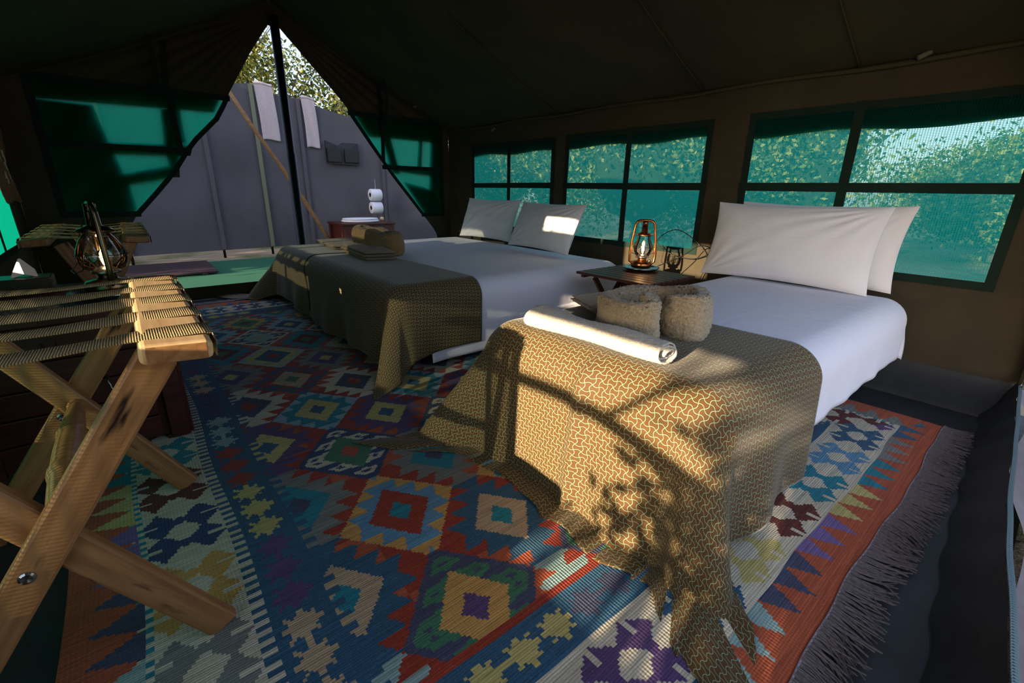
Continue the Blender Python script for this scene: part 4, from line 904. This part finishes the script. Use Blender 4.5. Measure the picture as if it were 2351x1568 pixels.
V = [(3.02, 8.87, 1.90), (3.25, 8.87, 1.82), (3.33, 8.87, 1.88), (3.60, 8.83, 1.88), (3.60, 8.83, 1.50), (3.02, 8.86, 1.52)]
o = obj('backing', mk('bk', [(x, y, z) for x, y, z in V] + [(x, y + .03, z) for x, y, z in V], [(0, 1, 2, 3, 4, 5), (11, 10, 9, 8, 7, 6)] + [(i, (i + 1) % 6, 6 + (i + 1) % 6, 6 + i) for i in range(6)]), 'pouch_black', po)
box('pocket', (3.16, 8.845, 1.66), (.26, .03, .24), 'pouch_black', po, .012); box('pocket', (3.46, 8.82, 1.66), (.26, .03, .24), 'pouch_black', po, .012)
tag(tube('wooden_stick', [(1.50, 8.42, 2.52), (1.80, 8.42, 1.96), (2.08, 8.42, 1.50), (2.40, 8.42, .93), (2.70, 8.42, .36), (2.88, 8.42, .01)], [.026, .03, .028, .034, .032, .034], 'stick', n=10), 'long bent wooden stick leaning across the grey screen', 'stick')
tl = thing('camp_toilet', 'dark wooden box toilet with a white lid beyond the double bed', 'toilet', (3.13, 7.9, 0))
for i, (dx, dy, sx, sy) in enumerate([(0, -.30, .84, .03), (0, .30, .84, .03), (-.40, 0, .03, .60), (.40, 0, .03, .60)]): box('side_panel', (3.17 + dx, 7.9 + dy, .27), (sx, sy, .50), 'mahogany', tl, .004)
box('top_board', (3.17, 7.9, .54), (.94, .68, .035), 'mahogany', tl, .008)
for x in (2.74, 3.60):
    for y in (7.62, 8.18): box('leg', (x, y, .27), (.06, .06, .54), 'mahogany', tl, .005)
sv = obj('seat', mk('seat', *lathe([(.02, .56), (.27, .56), (.285, .57), (.285, .588), (.27, .597), (.02, .60)], 40), True), 'enamel_white', tl, T(3.14, 7.86, 0) @ Matrix.Diagonal((1.12, .85, 1, 1)), label='white toilet seat')
obj('lid', mk('lid', *lathe([(.02, .60), (.262, .602), (.275, .61), (.262, .622), (.02, .63)], 40), True), 'enamel_white', tl, T(3.14, 7.86, 0) @ Matrix.Diagonal((1.12, .85, 1, 1)), label='white toilet lid')
obj('hinge_knob', mk('k', *lathe([(.02, 0), (.032, .01), (.032, .05), (.02, .06)], 16), True), 'hide_cream', tl, T(3.50, 7.86, .60) @ Matrix.Rotation(1.57, 4, 'Y'))
tag(tube('hanging_wire', [(3.78, 8.62, 1.28), (3.78, 8.60, .90), (3.78, 8.60, .52)], .006, 'steel', n=6), 'vertical wire holding two white paper rolls on the grey screen', 'wire')
for z, lb in ((.99, 'white toilet paper roll, upper of the two on the wire'), (.76, 'white toilet paper roll, lower of the two on the wire')):
    tr_ = thing('toilet_roll', lb, 'toilet paper', (3.72, 8.56, z))
    obj('paper', mk('roll', *lathe([(.04, 0), (.10, 0), (.105, .006), (.105, .194), (.10, .20), (.04, .20)], 32, False), True), 'paper_white', tr_, Matrix.Translation((3.62, 8.50, z)) @ Matrix.Rotation(math.pi / 2, 4, 'Y') @ Matrix.Rotation(0, 4, 'Z'))
    obj('core', mk('core', *lathe([(.034, .004), (.04, .004), (.04, .196), (.034, .196)], 24, False), True), 'bark', tr_, Matrix.Translation((3.62, 8.50, z)) @ Matrix.Rotation(math.pi / 2, 4, 'Y'))

# ================================================================== VEGETATION
def leaves(cen, rad, n, size, seed, hollow=.55):
    r = np.random.default_rng(seed); cen = np.array(cen, float); rad = np.array(rad, float)
    blobs = r.normal(0, 1, (max(6, n // 220), 3)); blobs /= np.linalg.norm(blobs, axis=1)[:, None]; blobs *= r.uniform(hollow, .95, (len(blobs), 1))
    b = blobs[r.integers(0, len(blobs), n)]; p = b + r.normal(0, .17, (n, 3)); P = cen + p * rad; P[:, 2] = np.maximum(P[:, 2], .05)
    a = r.normal(0, 1, (n, 3)); a /= np.linalg.norm(a, axis=1)[:, None]; c = np.cross(a, r.normal(0, 1, (n, 3))); c /= np.linalg.norm(c, axis=1)[:, None]
    s = size * r.uniform(.6, 1.3, (n, 1)); V = np.stack([P - a * s, P + c * s * .5, P + a * s, P - c * s * .5], 1).reshape(-1, 3); F = np.arange(n * 4).reshape(-1, 4)
    return V, F
def tree(name, x, y, h, rx, mat, label, seed, n=4200, size=.07, z0=.3, branches=7, group=None, core=True):
    tr_ = thing(name, label, 'tree' if h > 2.6 else 'shrub', (x, y, 0), 0, group); cz = (h + z0) / 2
    V, F = leaves((x, y, cz), (rx, rx, (h - z0) / 2), n, size, seed); obj('foliage', fast('foliage', V, F, False), mat, tr_, kind='stuff')
    r = random.Random(seed); parts = [tube_data([(x, y, -.05), (x + r.uniform(-.1, .1), y + r.uniform(-.1, .1), h * .4), (x + r.uniform(-.2, .2), y, h * .75)], [.09, .06, .03], 7)]
    for k in range(branches):
        a = r.uniform(0, 6.28); z_ = h * r.uniform(.12, .5); e = rx * r.uniform(.5, .95); parts.append(tube_data([(x, y, z_), (x + e * .5 * math.cos(a), y + e * .5 * math.sin(a), z_ + h * .16), (x + e * math.cos(a + .2), y + e * math.sin(a + .2), z_ + h * .38)], [.035, .022, .008], 5))
    V, F = join(parts); obj('branches', mk('branches', V, F, True), 'bark', tr_)
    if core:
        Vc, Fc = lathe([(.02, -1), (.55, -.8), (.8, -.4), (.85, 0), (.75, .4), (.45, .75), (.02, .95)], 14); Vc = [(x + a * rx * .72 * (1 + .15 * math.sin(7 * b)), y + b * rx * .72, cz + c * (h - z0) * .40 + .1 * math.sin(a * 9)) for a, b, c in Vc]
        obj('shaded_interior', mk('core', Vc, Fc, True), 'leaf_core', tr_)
k = 0
for (x, y, h, rx, nm) in [(9.5, 9.2, 4.4, 1.9, 'leafy bush seen through the window behind the double bed'), (8.8, 6.3, 3.8, 1.7, 'bush in the left half of the window behind the lantern'), (9.6, 5.0, 4.2, 1.8, 'bush in the right half of the window behind the lantern'), (10.6, 3.9, 4.0, 1.7, 'rounded bush in the left pane of the largest window'),
                          (12.8, .9, 2.1, 1.9, 'bush with ragged top under the open sky in the largest window'), (12.4, -1.6, 2.4, 1.9, 'bush at the right end of the largest window'), (9.8, 12.6, 4.8, 2.2, 'tall bush beyond the far corner of the tent on the right'), (16.5, 1.4, 2.6, 2.2, 'distant bush behind the others at the right')]:
    k += 1; tree('leafy_bush', x, y, h, rx, 'leaf_green', nm, 200 + k, 11000, .055, .1)
for (x, y, h, rx, nm, c) in [(1.0, 12.6, 5.6, 1.9, 'tree above the grey screen left of the black pole', False), (3.0, 12.9, 4.9, 1.6, 'thin dry tree above the grey screen right of the black pole', False), (4.9, 11.6, 3.6, 1.5, 'low tree over the right end of the grey screen', True), (2.2, 15.5, 6.2, 2.4, 'tallest tree behind the grey screen', False), (-2.0, 13.5, 4.6, 2.0, 'tree behind the left end of the grey screen', True)]:
    k += 1; tree('bush_tree', x, y, h, rx, 'leaf_dry', nm, 200 + k, 8000, .055, .5, 14, core=c)
for (x, y, h, rx, nm) in [(-5.0, -1.40, 5.2, .84, 'added unseen tall dense tree blocking sun outside the near left corner of the tent'), (-5.2, 7.1, 5.4, 1.5, 'added unseen tall dense tree blocking sun far outside the left side of the tent'), (-5.4, 9.4, 4.9, 1.4, 'added unseen dense tree blocking sun outside beyond the left end of the grey screen')]:
    k += 1; tree('sun_blocker_tree', x, y, h, rx, 'leaf_green', nm, 200 + k, 6000, .09, .1)  # unseen trees added to keep sun off the front opening and the screen
# unseen shrub added outside the left wall; boughs and leaves placed to dapple sun
lt = thing('sun_dapple_shrub', 'added unseen sparse shrub with arching boughs dappling the sun outside the left wall', 'shrub', (-3.2, 1.0, 0))
boughs = [([(-2.4, 2.5, -.05), (-2.34, 2.1, .8), (-2.3, 1.6, 1.16), (-2.3, 1.29, 1.19), (-2.3, .93, 1.205), (-2.3, .56, 1.14), (-2.3, .2, 1.03), (-2.3, -.3, .95)], .030),
          ([(-2.3, .85, 1.19), (-2.3, .76, 1.25), (-2.3, .66, 1.34), (-2.3, .57, 1.40), (-2.3, .45, 1.435), (-2.3, .30, 1.43), (-2.3, .12, 1.36), (-2.3, -.1, 1.22)], .014),
          ([(-2.3, .70, 1.17), (-2.3, .52, 1.05), (-2.3, .36, .90), (-2.3, .2, .70)], .016)]
for b, r_ in boughs: tube('bough', curve_pts([(x, y - .60, z) for x, y, z in b], 5), r_, 'bark', lt, 8)
r = np.random.default_rng(5); P = []
for (y, z, sy, sz, n) in [(.50, 1.00, .11, .085, 90), (.30, 1.02, .07, .10, 50), (.62, .86, .12, .10, 70), (.2, 1.22, .07, .05, 25), (.35, .80, .2, .06, 60), (3.05, 2.02, .16, .05, 20), (1.0, .72, .25, .05, 30)]:
    y = y - (.97 if y > 2 else .60)
    P.append(np.stack([r.normal(-2.3, .12, n), r.normal(y, sy, n), r.normal(z, sz, n)], 1))
P = np.concatenate(P); n = len(P); a = r.normal(0, 1, (n, 3)); a /= np.linalg.norm(a, axis=1)[:, None]; c = np.cross(a, np.array([[1., 0, 0]])); c /= np.linalg.norm(c, axis=1)[:, None]; q = r.uniform(.03, .055, (n, 1))
obj('foliage', fast('foliage', np.stack([P - a * q, P + c * q * .45, P + a * q, P - c * q * .45], 1).reshape(-1, 3), np.arange(n * 4).reshape(-1, 4), False), 'leaf_green', lt, kind='stuff')
